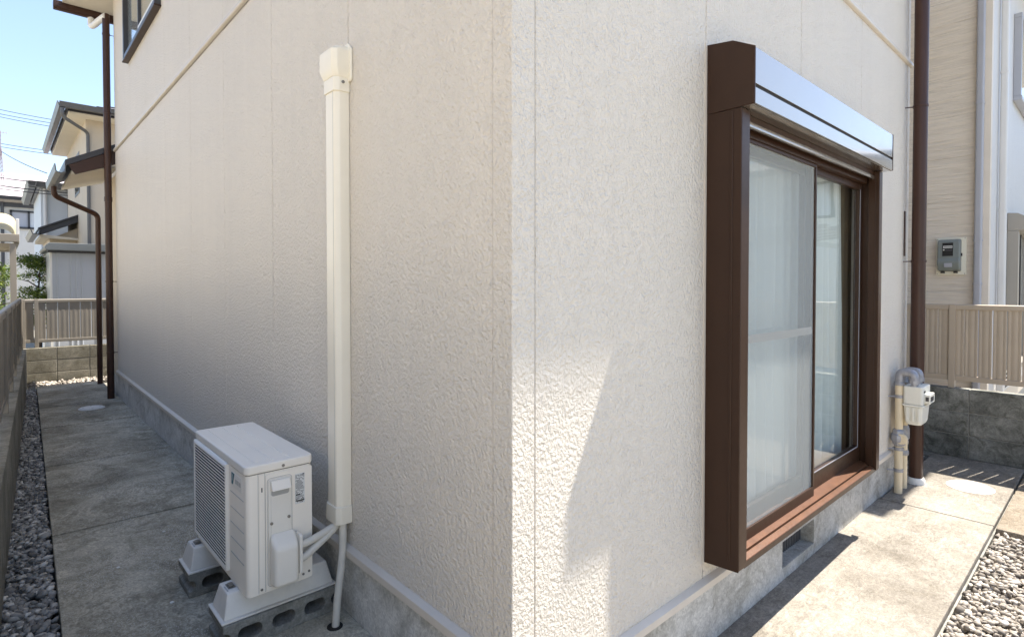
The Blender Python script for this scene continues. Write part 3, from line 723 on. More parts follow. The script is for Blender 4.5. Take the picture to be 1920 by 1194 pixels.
# ================================================================== AIR CONDITIONER
UX0, UX1, UY0, UY1, UZ0, UZ1 = -.372, -.132, 1.0, 1.69, .282, .757
ac = thing('air_conditioner', 'white outdoor air conditioner unit on plastic feet against the left wall', 'air conditioner', (-.25, 1.34, UZ0))
body = plate('cabinet', M['ac'], rrect(UX0, UY0, UX1, UY1, .018, 5), [], 'z', UZ0, .722, ac)
for p in body.data.polygons: p.use_smooth = True
try: body.data.set_sharp_from_angle(angle=R(35))
except Exception: pass
lidp = rrect(UX0 - .005, UY0 - .005, UX1 + .004, UY1 + .005, .022, 6)
MB().prism(lidp, 'z', .7245, UZ1).build('top_panel', M['ac'], ac, bev=.006, seg=3)
for xx in (UX0 + .045, UX0 + .105, UX0 + .165):
    MB().prism(rrect(xx - .006, UY0 + .03, xx + .006, UY1 - .03, .005, 3), 'z', UZ1 - .001, UZ1 + .0022).build('top_rib', M['ac'], ac, bev=.0018, seg=2)
# seams and end panel
MB().box(UX0 + .010, UY0 + .002, .7218, UX1 - .01, UY1 - .002, .7246).build('lid_gap', M['dark'], ac)
sm = MB(); sm.box(-.3325, UY0 - .0006, UZ0 + .004, -.3312, UY0 + .001, .7215); sm.box(-.3085, UY0 - .0006, UZ0 + .004, -.3070, UY0 + .001, .7215)
sm.build('panel_seam', M['greyprint'], ac)
MB().prism(rrect(-.306, UZ0 + .004, UX1 - .002, .716, .006, 3), 'y', UY0 - .0035, UY0 + .0005).build('end_panel', M['ac'], ac, bev=.0015)
MB().prism(rrect(-.3295, UZ0 + .006, -.3105, .718, .003, 2), 'y', UY0 - .0035, UY0 + .0005).build('end_strip', M['ac'], ac, bev=.0012)
# valve cover with handle and bulge
fr = plate('cover_outline', M['greyprint'], rrect(-.3015, .300, -.2105, .700, .014), [rrect(-.3002, .3013, -.2118, .6987, .013)], 'y', UY0 - .0042, UY0 - .003, ac)
MB().prism(rrect(-.2985, .302, -.2135, .696, .012), 'y', UY0 - .009, UY0 - .0036).build('valve_cover', M['ac2'], ac, bev=.002)
ins = MB().prism(rrect(-.2905, .47, -.2225, .690, .008), 'y', UY0 - .0115, UY0 - .0088).build('cover_inset', M['ac2'], ac, bev=.0015)
# handle: sloping hood over a grey plate coloured as the recess shade
hd = MB(); hd.hexa([(-.2915, UY0 - .010, .660), (-.2915, UY0 - .034, .657), (-.2215, UY0 - .034, .657), (-.2215, UY0 - .010, .660)],
                   [(-.2935, UY0 - .010, .692), (-.2895, UY0 - .018, .690), (-.2235, UY0 - .018, .690), (-.2195, UY0 - .010, .692)])
hd.build('grip_hood', M['ac'], ac, bev=.003)
rc = MB().prism(rrect(-.289, .634, -.224, .658, .008), 'y', UY0 - .0122, UY0 - .0112).build('grip_shade', M['greyprint'], ac)
bl = MB(); bl.hexa([(-.2985, UY0 - .009, .304), (-.2925, UY0 - .062, .310), (-.2065, UY0 - .062, .310), (-.2005, UY0 - .009, .304)],
                   [(-.2985, UY0 - .009, .500), (-.2925, UY0 - .062, .455), (-.2065, UY0 - .062, .455), (-.2005, UY0 - .009, .500)])
bl.build('valve_bulge', M['ac2'], ac, bev=.016, seg=4)
MB().prism(rrect(UY0 - .060, .335, UY0 - .012, .482, .010), 'x', -.2035, -.193).build('pipe_gland', M['ac2'], ac, bev=.002)
for px_, pz_ in ((-.289, .535), (-.226, .545)): MB().lathe([(.0055, 0), (.0055, -.0035), (.001, -.004)], (px_, UY0 - .0112, pz_), axis='y', seg=12).build('screw', M['screw'], ac)
for px_, pz_ in ((-.170, .305), (-.148, .310), (-.3225, .300)): MB().lathe([(.0045, 0), (.0045, -.003), (.001, -.0035)], (px_, UY0 - .003, pz_), axis='y', seg=12).build('screw', M['screw'], ac)
MB().lathe([(.0055, 0), (.0055, -.003), (.002, -.0035)], (-.243, UY0 - .004, .738), axis='y', seg=14).build('screw', M['screw'], ac)
MB().prism(rrect(-.3215, .655, -.3175, .672, .0018, 2), 'y', UY0 - .0042, UY0 - .003).build('slot', M['dark'], ac)
# rating label with rows of fine print
lb = MB().box(-.199, UY0 - .0046, .580, -.163, UY0 - .0034, .694).build('rating_label', M['label'], ac)
pr = MB(); random.seed(3)
z = .690
while z > .584:
    hgt = .0011 if .606 < z else .0016
    x = -.1975
    while x < -.168:
        w = random.uniform(.002, .006)
        if random.random() < .8: pr.box(x, UY0 - .0052, z - hgt * 2, min(x + w, -.1645), UY0 - .0046, z - hgt * .6)
        x += w + .0012
    z -= .0038
pr.box(-.1975, UY0 - .0054, .590, -.1645, UY0 - .0046, .594); pr.box(-.1965, UY0 - .0054, .613, -.180, UY0 - .0046, .617); pr.box(-.171, UY0 - .0054, .688, -.1645, UY0 - .0046, .692)
kind(pr.build('fine_print', M['print'], lb), 'stuff')
# grille on the front
GY0, GY1, GZ0, GZ1 = 1.215, 1.672, .318, .722
MB().box(UX0 - .0082, GY0, GZ0, UX0 - .0005, GY1, GZ1 - .016).build('fan_recess', M['black'], ac)
gf = MB(); gx = UX0 - .013
gf.box(gx, GY0 - .012, GZ0 - .008, UX0 + .002, GY0 + .002, GZ1); gf.box(gx, GY1 - .002, GZ0 - .008, UX0 + .002, GY1 + .010, GZ1)
gf.prism([(UX0 + .002, GZ1 + .002), (gx + .008, GZ1 + .002), (gx - .001, GZ1 - .008), (gx - .001, GZ1 - .016), (UX0 + .002, GZ1 - .016)], 'y', GY0 + .002, GY1 - .002)
gf.box(gx, GY0 + .002, GZ0 - .008, UX0 + .002, GY1 - .002, GZ0)
gf.build('grille_frame', M['acgrille'], ac, bev=.003)
nf = 30
for k in range(nf):
    z = GZ0 + .006 + k * (GZ1 - .024 - GZ0 - .006) / (nf - 1)
    if k == 0: fin0 = MB().box(gx + .0005, GY0 + .0025, z - .0023, gx + .0026, GY1 - .0025, z + .0023).build('grille_fin', M['acgrille'], ac, bev=.0006, seg=1); z00 = z
    else: inst(fin0, (0, 0, z - z00))
for yy in (1.34, 1.45, 1.56): MB().box(gx + .0031, yy - .002, GZ0, gx + .0047, yy + .002, GZ1 - .017).build('grille_rib', M['dark'], ac)
# front badge and ventilation lines
fx = UX0 - .0012
MB().prism([(1.048, .648), (1.170, .648), (1.170, .702), (1.048, .702)], 'x', fx, UX0 + .0005).build('badge', M['ac2'], ac, bev=.0004, seg=1)
MB().prism([(1.166, .701), (1.132, .701), (1.150, .658), (1.166, .658)], 'x', fx - .0008, fx).build('badge_mark', M['teal'], ac)
bt = MB(); bt.prism([(1.156, .695), (1.152, .695), (1.1545, .672), (1.157, .672)], 'x', fx - .0014, fx - .0007); bt.build('badge_stroke', M['label'], ac)
bt = MB()
for i_, (ya, yb) in enumerate(((1.120, 1.106), (1.101, 1.088), (1.083, 1.078), (1.073, 1.060))): bt.box(fx - .0006, yb, .668, fx, ya, .684)
bt.build('badge_lettering', M['greyprint'], ac)
for z in (.625, .567, .509, .451, .393): MB().box(UX0 - .0012, 1.030, z - .0012, UX0 + .001, 1.185, z + .0012).build('front_line', M['greyprint'], ac)

# feet (resin bases) and the hollow blocks below them
def foot(y, label):
    f = thing('plastic_foot', label, 'equipment foot', (-.22, y, GL + .105), 'plastic feet under the air conditioner')
    z0, z1 = GL + .1005, UZ0 - .004
    MB().hexa([(-.432, y - .078, z0 + .006), (-.018, y - .078, z0 + .006), (-.018, y + .078, z0 + .006), (-.432, y + .078, z0 + .006)],
              [(-.412, y - .052, z1), (-.036, y - .052, z1), (-.036, y + .052, z1), (-.412, y + .052, z1)]).build('base', M['foot'], f, bev=.006, seg=3)
    MB().box(-.442, y - .090, z0, -.010, y + .090, z0 + .0075).build('flange', M['foot'], f, bev=.0025)
    k = MB(); k.box(-.400, y - .022, z1 + .0005, -.374, y + .022, z1 + .003); k.box(-.395, y - .014, z1 + .003, -.379, y + .014, z1 + .009)
    k.build('clamp', M['screw'], f, bev=.001, seg=1)
    MB().box(-.408, y - .035, z1 - .0005, -.403, y + .010, z1 + .0006).build('embossed_mark', M['greyprint'], f)
foot(1.145, 'nearer trapezoid plastic foot carrying the air conditioner on its block')
foot(1.625, 'farther trapezoid plastic foot carrying the air conditioner on its block')
def hblock(y, label):
    b = thing('hollow_block', label, 'concrete block', (-.226, y, GL), 'hollow blocks under the air conditioner')
    z0, z1 = GL + .0005, GL + .100; h = z1 - z0; zm = (z0 + z1) / 2; x0, x1 = -.440, -.012
    def notch(x, s):
        pts = [(x, z0)] if s < 0 else [(x, z1)]
        rr = .026
        arcp = [(x - s * rr * math.cos(a), zm + rr * math.sin(a) * .9) for a in [R(-90 + 180 * i / 8) for i in range(9)]]
        return arcp
    outer = [(x0, z0), (x1, z0)] + notch(x1, 1) + [(x1, z1), (x0, z1)] + [(x, z) for x, z in reversed(notch(x0, -1))]
    holes = [rrect(xc - .042, zm - .024, xc + .042, zm + .024, .022, 5) for xc in (-.348, -.226, -.104)]
    plate('block', M['acblock'], outer, holes, 'y', y - .095, y + .095, b, bev=.002)
    return b
hblock(1.140, 'nearer hollow concrete block under the air conditioner')
hblock(1.630, 'farther hollow concrete block under the air conditioner')

# refrigerant pipes and drain hose
gp = (-.193, UY0 - .037)
p1 = [(-.1935, gp[1], .435)] + arc((-.17, gp[1], .437), (-.10, .965, .452), (-.062, .975, .460), 8) + arc((-.055, .978, .462), (-.036, .985, .468), (-.034, .985, .50), 6) + [(-.034, .985, .54)]
tp = MB().tube(p1, .0140, 16).build('refrigerant_pipe', M['tape'], loc=(-.1935, gp[1], .435), smooth=True)
tag(tp, 'upper wrapped pipe from the air conditioner to the pipe cover', 'pipe', 'wrapped pipes from the air conditioner')
p2 = [(-.1935, gp[1], .385)] + arc((-.175, gp[1], .388), (-.115, .962, .425), (-.070, .970, .448), 8) + arc((-.062, .972, .452), (-.040, .976, .468), (-.036, .978, .50), 6) + [(-.036, .978, .54)]
tp = MB().tube(p2, .0150, 16).build('refrigerant_pipe', M['tape'], loc=(-.1935, gp[1], .385), smooth=True)
tag(tp, 'lower wrapped pipe from the air conditioner to the pipe cover', 'pipe', 'wrapped pipes from the air conditioner')
p3 = [(-.030, .952, .52), (-.030, .952, .44)] + arc((-.030, .952, .42), (-.033, .950, .33), (-.048, .948, .25), 6) + [(-.058, .947, .17), (-.068, .943, GL - .02)]
tag(MB().tube(p3, .0145, 16).build('drain_hose', M['tape'], loc=(-.068, .943, GL), smooth=True), 'pale drain hose dropping straight from the pipe cover into the slab', 'hose')
tag(MB().lathe([(.030, -.001), (.030, .002), (.022, .003), (.02, .0015)], (-.070, .942, GL), seg=20).build('drain_hole', M['black'], loc=(-.07, .942, GL)), 'dark drain hole in the slab under the pale hose', 'drain')

# ================================================================== GAS METER
gs = thing('gas_meter', 'white gas meter on ivory pipes beside the brown downpipe', 'gas meter', (3.68, -.1, GR))
gx1, gx2, gyp, gym = 3.60, 3.745, -.055, -.142
for gx_, rr in ((gx1, .0245), (gx2, .020)):
    MB().tube([(gx_, gyp, GR), (gx_, gyp, .735)], rr, 18).build('riser_pipe', M['gaspipe'], gs, smooth=True)
    el_ = [(gx_, gyp, .715), (gx_, gyp, .765)] + arc((gx_, gyp, .77), (gx_, gyp, .805), (gx_, gyp - .035, .805), 6) + arc((gx_, gym + .035, .805), (gx_, gym, .805), (gx_, gym, .77), 6) + [(gx_, gym, .755)]
    MB().tube(el_, rr + .003, 18).build('elbow', M['galv'], gs, smooth=True)
    MB().lathe([(rr + .006, 0), (rr + .008, .006), (rr + .008, .018), (rr + .005, .024)], (gx_, gyp, .712), seg=18).build('collar', M['galv'], gs, smooth=True)
    MB().lathe([(rr - .004, -.028), (rr - .004, .0), (rr + .008, .002), (rr + .008, .026), (rr, .03)], (gx_, gym, .732), seg=8).build('union_nut', M['galv'], gs)
mx0, mx1, my0, my1 = 3.575, 3.79, -.196, -.080
MB().prism(rrect(mx0, my0, mx1, my1, .018, 4), 'z', .590, .716).build('meter_top', M['meter'], gs, bev=.008, seg=3)
MB().prism(rrect(mx0 - .006, my0 - .006, mx1 + .006, my1 + .006, .02, 4), 'z', .578, .5905).build('meter_flange', M['meter'], gs, bev=.002)
lw = MB()
lo = rrect(mx0 + .018, my0 + .016, mx1 - .018, my1 - .016, .03, 4); hi = rrect(mx0 + .002, my0 + .002, mx1 - .002, my1 - .002, .018, 4); nn = len(lo)
lw.v += [(p[0], p[1], .450) for p in lo] + [(p[0], p[1], .470) for p in [((a[0] + b[0]) / 2, (a[1] + b[1]) / 2) for a, b in zip(lo, hi)]] + [(p[0], p[1], .578) for p in hi]
for i in range(2): lw.f += [(i * nn + k, i * nn + (k + 1) % nn, (i + 1) * nn + (k + 1) % nn, (i + 1) * nn + k) for k in range(nn)]
lw.f += [tuple(range(nn))[::-1], tuple(range(2 * nn, 3 * nn))]
lw.build('meter_bowl', M['meter'], gs, bev=.004)
for yy in (-.172, -.140, -.108): MB().box(mx0 - .004, yy - .008, .475, mx0 + .014, yy + .008, .575).build('bowl_rib', M['meter'], gs, bev=.004)
MB().prism(rrect(mx0 + .03, .604, mx1 - .05, .668, .008, 3), 'y', my0 - .032, my0 + .002).build('counter_box', M['meter'], gs, bev=.005)
MB().box(mx0 + .0285, my0 - .026, .622, mx0 + .0305, my0 - .008, .650).build('counter_glass', M['dark'], gs)
MB().box(mx0 + .05, my0 - .0335, .618, mx1 - .08, my0 - .0315, .650).build('counter_glass', M['dark'], gs)
MB().box(mx0 + .02, my0 - .006, .676, mx0 + .05, my0 + .002, .690).build('port_plug', M['dark'], gs, bev=.002)
# stop cock and clamps on the risers
MB().lathe([(.030, -.055), (.038, -.045), (.040, -.03), (.048, -.022), (.050, 0), (.048, .022), (.040, .03), (.038, .05), (.030, .062)], (gx1, gyp, .345), seg=8).build('stop_cock', M['galv'], gs)
MB().lathe([(.034, -.018), (.038, 0), (.034, .018)], (gx1 - .022, gyp - .020, .345), axis='x', seg=16).build('cock_face', M['gaspipe'], gs, smooth=True)
MB().lathe([(.024, -.05), (.032, -.04), (.032, .03), (.024, .05)], (gx2, gyp, .36), seg=8).build('stop_cock', M['galv'], gs)
MB().lathe([(.026, -.018), (.030, .0), (.026, .018)], (gx2, gyp, .215), seg=10).build('coupling', M['galv'], gs)
for zz in (.635, .27, .12):
    k = MB(); k.lathe([(.0285, -.011), (.030, -.010), (.030, .010), (.0285, .011)], (gx1, gyp, zz), seg=18); k.tube([(gx1 - .02, gyp + .02, zz), (gx1 - .05, .002, zz)], .004, 6)
    k.build('wall_clamp', M['galv'], gs)

# ================================================================== BLOCK WALLS AND FENCES
def block_wall(name, label, axis, c0, c1, a0, a1, z0, rows, blen, m, offs=0, group=None, gap=.008, cap=None):
    """axis: direction of the run; c0..c1 thickness range; a0..a1 run; rows: z breaks"""
    w = thing(name, label, 'block wall', ((c0 + c1) / 2, (a0 + a1) / 2, z0) if axis == 'y' else ((a0 + a1) / 2, (c0 + c1) / 2, z0), group)
    e = .006
    mb = MB()
    if axis == 'y': mb.box(c0 + e, a0, z0 - .1, c1 - e, a1, rows[-1] - .004)
    else: mb.box(a0, c0 + e, z0 - .1, a1, c1 - e, rows[-1] - .004)
    mb.build('mortar', M['mortar'], w)
    for i in range(len(rows) - 1):
        za, zb = rows[i] + (gap / 2 if i else 0), rows[i + 1] - (gap / 2 if i < len(rows) - 2 else 0)
        st = a0; k = a0 + offs
        cuts = [a0]
        while k < a1 - .02:
            if k > a0 + .02: cuts.append(k)
            k += blen
        cuts.append(a1)
        for p, q in zip(cuts[:-1], cuts[1:]):
            j = random.uniform(-.0015, .0015)
            if axis == 'y': MB().box(c0 + j, p + gap / 2, za, c1 + j, q - gap / 2, zb).build('concrete_block', m, w, bev=.0035, seg=1)
            else: MB().box(p + gap / 2, c0 + j, za, q - gap / 2, c1 + j, zb).build('concrete_block', m, w, bev=.0035, seg=1)
    return w
block_wall('block_wall', 'low dark weathered concrete block wall beneath the right bronze fence', 'y', 4.93, 5.05, -1.95, 2.8, GR, [GR, .150, .340, .535], .385, M['blockR'], offs=.17)
block_wall('block_wall', 'low olive block wall closing the far end of the left path', 'x', 8.90, 9.02, -.80, 1.6, GL, [GL, .205, .375, .548], .365, M['blockL'], offs=.36)
# side wall along the left path (slightly askew to the house)
sw = thing('block_wall', 'low concrete wall along the gravel on the left edge', 'block wall', (-1.0, 4.5, GL))
cuts = [-1.5 + .4 * i for i in range(27)]
for r_, (za, zb) in enumerate(((-.05, .205), (.209, .378), (.382, .55))):
    for p, q in zip(cuts[:-1], cuts[1:]):
        p_, q_ = p + .003 + (.0 if r_ % 2 == 0 else .0), q - .003
        MB().hexa([(wallx(p_) - .12, p_, za), (wallx(p_), p_, za), (wallx(q_), q_, za), (wallx(q_) - .12, q_, za)],
                  [(wallx(p_) - .12, p_, zb), (wallx(p_), p_, zb), (wallx(q_), q_, zb), (wallx(q_) - .12, q_, zb)]).build('concrete_block', M['blockS'], sw, bev=.003, seg=1)
MB().hexa([(wallx(-1.5) - .115, -1.5, -.05), (wallx(-1.5) - .005, -1.5, -.05), (wallx(8.9) - .005, 8.9, -.05), (wallx(8.9) - .115, 8.9, -.05)],
          [(wallx(-1.5) - .115, -1.5, .546), (wallx(-1.5) - .005, -1.5, .546), (wallx(8.9) - .005, 8.9, .546), (wallx(8.9) - .115, 8.9, .546)]).build('mortar', M['mortar'], sw)

def fence_run(label, p0, ang, length, zb, z0, z1, pitch, gap, posts, m, face=1):
    """fence built along local +x from p0 at heading ang: rails, posts and separate ribbed slats"""
    f = thing('slat_fence', label, 'fence', (p0[0], p0[1], zb)); f.rotation_euler.z = ang
    WLs = WL[f.name]
    def loc(mb, name): # build in local coords
        WL[f.name] = Vector((0, 0, 0)); o = mb.build(name, m, f, bev=.002, seg=1); WL[f.name] = WLs; return o
    loc(MB().prism([(-.022, z1 - .045 - zb), (-.022, z1 - .008 - zb), (-.012, z1 - zb), (.012, z1 - zb), (.022, z1 - .008 - zb), (.022, z1 - .045 - zb)], 'x', 0, length), 'top_rail')
    loc(MB().box(0, -.017, z0 - zb, length, .017, z0 + .042 - zb), 'bottom_rail')
    w = pitch - gap; prof = []
    # ribbed slat cross-section
    xs = np.linspace(0, w, 9); dep = [0, .0, .0035, 0, 0, 0, .0035, 0, 0]
    front = [(x, -.009 + d) for x, d in zip(xs, dep)]
    prof = front + [(w, .006), (0, .006)]
    s0 = None; n = int(length / pitch)
    for k in range(n):
        if s0 is None:
            s0 = loc(MB().prism([(p[0] + gap / 2, p[1]) for p in prof], 'z', z0 + .040 - zb, z1 - .042 - zb), 'slat')
        else: inst(s0, (k * pitch, 0, 0))
    for q in posts:
        loc(MB().box(q - .022, -.028, .0, q + .022, .028, z1 - .002 - zb), 'post')
    return f
# right fence: runs along -Y at x ~ 4.97, facing the camera (local x = -Y)
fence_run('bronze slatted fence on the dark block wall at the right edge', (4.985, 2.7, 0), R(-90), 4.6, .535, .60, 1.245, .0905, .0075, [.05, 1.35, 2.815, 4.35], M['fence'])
# far fence across the end of the left path
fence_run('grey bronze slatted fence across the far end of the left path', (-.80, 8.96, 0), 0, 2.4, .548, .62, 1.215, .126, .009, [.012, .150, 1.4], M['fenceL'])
# left fence on the side wall
aL = math.atan2(10.4, wallx(8.9) - wallx(-1.5))
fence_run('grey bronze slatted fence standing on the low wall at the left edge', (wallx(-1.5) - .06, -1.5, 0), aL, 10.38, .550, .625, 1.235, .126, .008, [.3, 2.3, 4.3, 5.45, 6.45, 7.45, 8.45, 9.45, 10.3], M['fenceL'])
# wall and fence on the other side of the walkway (seen mirrored in the window)
block_wall('block_wall', 'block wall across the walkway mirrored in the right window pane', 'x', -4.27, -4.15, 1.0, 8.2, -.1, [-.1, .15, .34, .53], .40, M['blockL'])
fence_run('slatted fence across the walkway mirrored in the right window pane', (1.0, -4.21, 0), 0, 7.2, .53, .60, 1.22, .126, .009, [.1, 2.1, 4.1, 6.1, 7.1], M['fence'])

# ================================================================== NEIGHBOUR HOUSE ON THE RIGHT
nb = thing('neighbour_house', 'taupe neighbouring house with ripple cladding behind the right fence', 'house', (6.2, 1.0, -.1))
NX, NY = 6.2, -.19
MB().box(NX + .016, NY + .016, .0, NX + 7, 5.0, 5.30).build('wall', M['nbr_trim'], nb)
MB().box(NX + .03, NY + .03, -.14, NX + 6.9, 4.9, .0).build('foundation', M['foundation'], nb)
zz = [-.02 + .455 * i for i in range(13)]
for a, b in zip(zz[:-1], zz[1:]):
    MB().box(NX, -.132, a + .0004, NX + .016, 4.9, b - .0004).build('cladding_board', M['nbr_ripple'], nb, bev=.002, seg=1)
xs = [NX + .085 + .91 * i for i in range(8)]
for a, b in zip(xs[:-1], xs[1:]):
    MB().box(a + .002, NY, .20, b - .002, NY + .016, 5.30).build('siding_panel', M['nbr_white'], nb, bev=.002, seg=1)
MB().box(NX - .003, NY - .003, -.02, NX + .012, -.135, 5.3).build('corner_trim', M['nbr_trim'], nb, bev=.003)
MB().box(NX + .012, NY - .003, -.02, NX + .083, NY + .012, 5.3).build('corner_trim', M['nbr_trim'], nb, bev=.003)
def nb_pipe(x, y, w, m, joints):
    o = MB().prism(rrect(x - w / 2, y - w / 2, x + w / 2, y + w / 2, w * .28, 4), 'z', -.14, 5.2).build('downpipe', m, nb, bev=.001)
    for z in joints: MB().prism(rrect(x - w / 2 - .004, y - w / 2 - .004, x + w / 2 + .004, y + w / 2 + .004, w * .3, 4), 'z', z - .012, z + .012).build('pipe_clip', m, o, bev=.002)
nb_pipe(NX - .04, -.112, .062, M['pipe_grey'], [3.20, 1.42, 2.35 - .5 + .0])
nb_pipe(NX + .47, NY - .045, .062, M['pipe_white'], [2.18, 3.6])
# eaves
MB().box(5.85, -.76, 5.20, 13.6, 5.5, 5.30).build('eaves', M['soffit'], nb)
MB().hexa([(5.84, -.77, 5.30), (13.6, -.77, 5.30), (13.6, 5.5, 5.30), (5.84, 5.5, 5.30)], [(8.5, 2.0, 6.4), (11, 2.0, 6.4), (11, 2.6, 6.4), (8.5, 2.6, 6.4)]).build('roof', M['rooftile'], nb)
# ground-floor shutter window, facing the walkway
nw = MB(); nw.box(7.42, NY - .10, .50, 7.50, NY - .001, 2.02); nw.box(8.92, NY - .10, .50, 9.0, NY - .001, 2.02); nw.box(7.42, NY - .10, .44, 9.0, NY - .001, .499)
nwo = nw.build('shutter_window', M['taupe'], nb, bev=.004)
MB().prism([(NY - .001, 2.021), (NY - .001, 2.225), (NY - .09, 2.215), (NY - .15, 2.18), (NY - .15, 2.021)], 'x', 7.42, 9.0).build('shutter_box', M['taupe'], nwo, bev=.006)
MB().box(7.50, NY - .055, .50, 7.53, NY - .002, 2.02).build('sash', M['dark'], nwo); MB().box(8.20, NY - .05, .50, 8.24, NY - .002, 2.02).build('sash', M['dark'], nwo)
MB().box(7.53, NY - .03, .50, 8.92, NY - .026, 2.02).build('pane', M['glass'], nwo); MB().box(7.53, NY - .012, .50, 8.92, NY - .003, 2.02).build('curtain', M['pipe_grey'], nwo)
# upper window
uw = MB(); uw.box(7.72, NY - .07, 3.60, 7.78, NY - .001, 4.50); uw.box(9.2, NY - .07, 3.60, 9.26, NY - .001, 4.50); uw.box(7.72, NY - .08, 3.55, 9.26, NY - .001, 3.599); uw.box(7.72, NY - .07, 4.501, 9.26, NY - .001, 4.55)
uwo2 = uw.build('upper_window', M['pipe_grey'], nb, bev=.004)
MB().box(7.78, NY - .035, 3.60, 9.2, NY - .030, 4.5).build('pane', M['glass'], uwo2); MB().box(7.78, NY - .02, 3.60, 8.1, NY - .003, 4.5).build('window_backing', M['charcoal'], uwo2); MB().box(8.1, NY - .02, 3.60, 9.2, NY - .003, 4.5).build('window_backing', M['palewall'], uwo2)
# vent louvre low on the wall
vl = MB().box(7.30, NY - .012, .22, 8.1, NY - .001, .44).build('vent_grille', M['label'], nb, bev=.003)
for k in range(4):
    for j in range(2): MB().box(7.36 + .36 * j, NY - .0135, .25 + .045 * k, 7.66 + .36 * j, NY - .0115, .272 + .045 * k).build('vent_slot', M['black'], vl)
# electricity meter
em = thing('electricity_meter', 'grey electricity meter on cream board on the neighbouring wall', 'electricity meter', (NX, .10, 1.52))
MB().box(NX - .022, -.020, 1.512, NX - .001, .228, 1.892).build('backboard', M['emplate'], em, bev=.004)
MB().prism([(NX - .022, 1.545), (NX - .085, 1.560), (NX - .115, 1.62), (NX - .115, 1.655), (NX - .100, 1.675), (NX - .100, 1.830), (NX - .080, 1.868), (NX - .022, 1.875)], 'y', .018, .205).build('meter_case', M['emeter'], em, bev=.016, seg=4)
MB().box(NX - .1035, .068, 1.695, NX - .0985, .168, 1.842).build('window_frame', M['emeter'], em, bev=.002)
MB().box(NX - .1045, .074, 1.702, NX - .1030, .162, 1.836).build('meter_window', M['black'], em)
MB().box(NX - .1055, .080, 1.782, NX - .1040, .154, 1.806).build('display_label', M['label'], em)
pp = MB()
for k in range(7): pp.box(NX - .1062, .084 + k * .0095, 1.789, NX - .1054, .090 + k * .0095, 1.799)
pp.build('display_digits', M['print'], em)
MB().box(NX - .1055, .082, 1.752, NX - .1040, .140, 1.770).build('name_plate', M['dark'], em)
MB().lathe([(.007, 0), (.007, -.003), (.002, -.004)], (NX - .1045, .150, 1.765), axis='x', seg=14).build('seal', M['label'], em)
MB().box(NX - .117, .080, 1.590, NX - .108, .145, 1.630).build('type_plate', M['pipe_grey'], em, bev=.002)
for yy in (.06, .165): MB().box(NX - .07, yy - .016, 1.530, NX - .03, yy + .016, 1.5455).build('terminal_boot', M['black'], em, bev=.003)
MB().box(NX - .065, .008, 1.70, NX - .045, .0185, 1.73).build('catch', M['black'], em, bev=.002)
for yy in (-.008, .216):
    for zz_ in (1.524, 1.880): MB().lathe([(.004, 0), (.004, -.002), (.001, -.003)], (NX - .022, yy, zz_), axis='x', seg=10).build('screw', M['screw'], em)

# ================================================================== HOUSES BEYOND THE LEFT PATH
def gutter_x(x0, x1, y, z, parent, m=M['gutter'], s=1.0):
    MB().prism([(y, z), (y - .02 * s, z - .085 * s), (y - .10 * s, z - .085 * s), (y - .13 * s, z), (y - .115 * s, z), (y - .09 * s, z - .07 * s), (y - .03 * s, z - .07 * s), (y - .012 * s, z)], 'x', x0, x1).build('gutter', m, parent)
def gutter_y(y0, y1, x, z, parent, m=M['gutter'], s=1.0):
    MB().prism([(x, z), (x - .02 * s, z - .085 * s), (x - .10 * s, z - .085 * s), (x - .13 * s, z), (x - .115 * s, z), (x - .09 * s, z - .07 * s), (x - .03 * s, z - .07 * s), (x - .012 * s, z)], 'y', y0, y1).build('gutter', m, parent)
# house A: grey hipped roof, cream walls
ha = thing('cream_house', 'cream house with grey hipped roof rising behind the brown porch roof', 'house', (3, 13, -.1))
MB().box(.155, 11.45, -.14, 6, 15.2, 4.42).build('wall', M['cream'], ha)
for xx in (.62, 1.1): MB().box(xx - .006, 11.444, .3, xx + .006, 11.449, 4.4).build('wall_joint', M['nbr_trim'], ha)
MB().box(-.10, 11.12, 4.36, 6.2, 15.4, 4.40).build('soffit', M['soffit'], ha)
MB().box(-.12, 11.10, 4.38, 6.2, 11.119, 4.47).build('fascia', M['charcoal'], ha); MB().box(-.12, 11.12, 4.401, -.101, 15.4, 4.47).build('fascia', M['charcoal'], ha)
hr = MB(); k = 9
for i in range(k):
    t0, t1 = i / k, (i + 1) / k
    def rect(t, z): 
        a = 2.1 * t
        return [(-.14 + a, 11.08 + a, z), (6.2 - a, 11.08 + a, z), (6.2 - a, 15.42 - a, z), (-.14 + a, 15.42 - a, z)]
    za, zb = 4.455 + .85 * t0, 4.455 + .85 * t1
    hr.hexa(rect(t0, za), rect(t1 + .01, zb)) if False else hr.hexa(rect(t0, za + .012), rect(min(1, t1 + .02), zb))
hr.build('roof', M['rooftile'], ha)
gutter_x(-.24, 6.2, 11.08, 4.49, ha, s=1.0); gutter_y(10.98, 15.5, -.14, 4.49, ha, s=1.0)
MB().tube([(-.20, 11.02, 4.40), (-.20, 11.02, 4.33)] + arc((-.2, 11.02, 4.31), (-.2, 11.03, 4.25), (-.13, 11.10, 4.23)) + arc((.13, 11.36, 4.14), (.18, 11.42, 4.12), (.18, 11.42, 4.06)) + [(.18, 11.42, 0)], .028, 10).build('downpipe', M['gutter'], ha, smooth=True)
wo_ = MB().box(.148, 12.6, 3.2, .154, 13.5, 4.0).build('window', M['dark'], ha); MB().box(.144, 12.66, 3.26, .1475, 13.44, 3.95).build('pane', M['glass'], wo_)
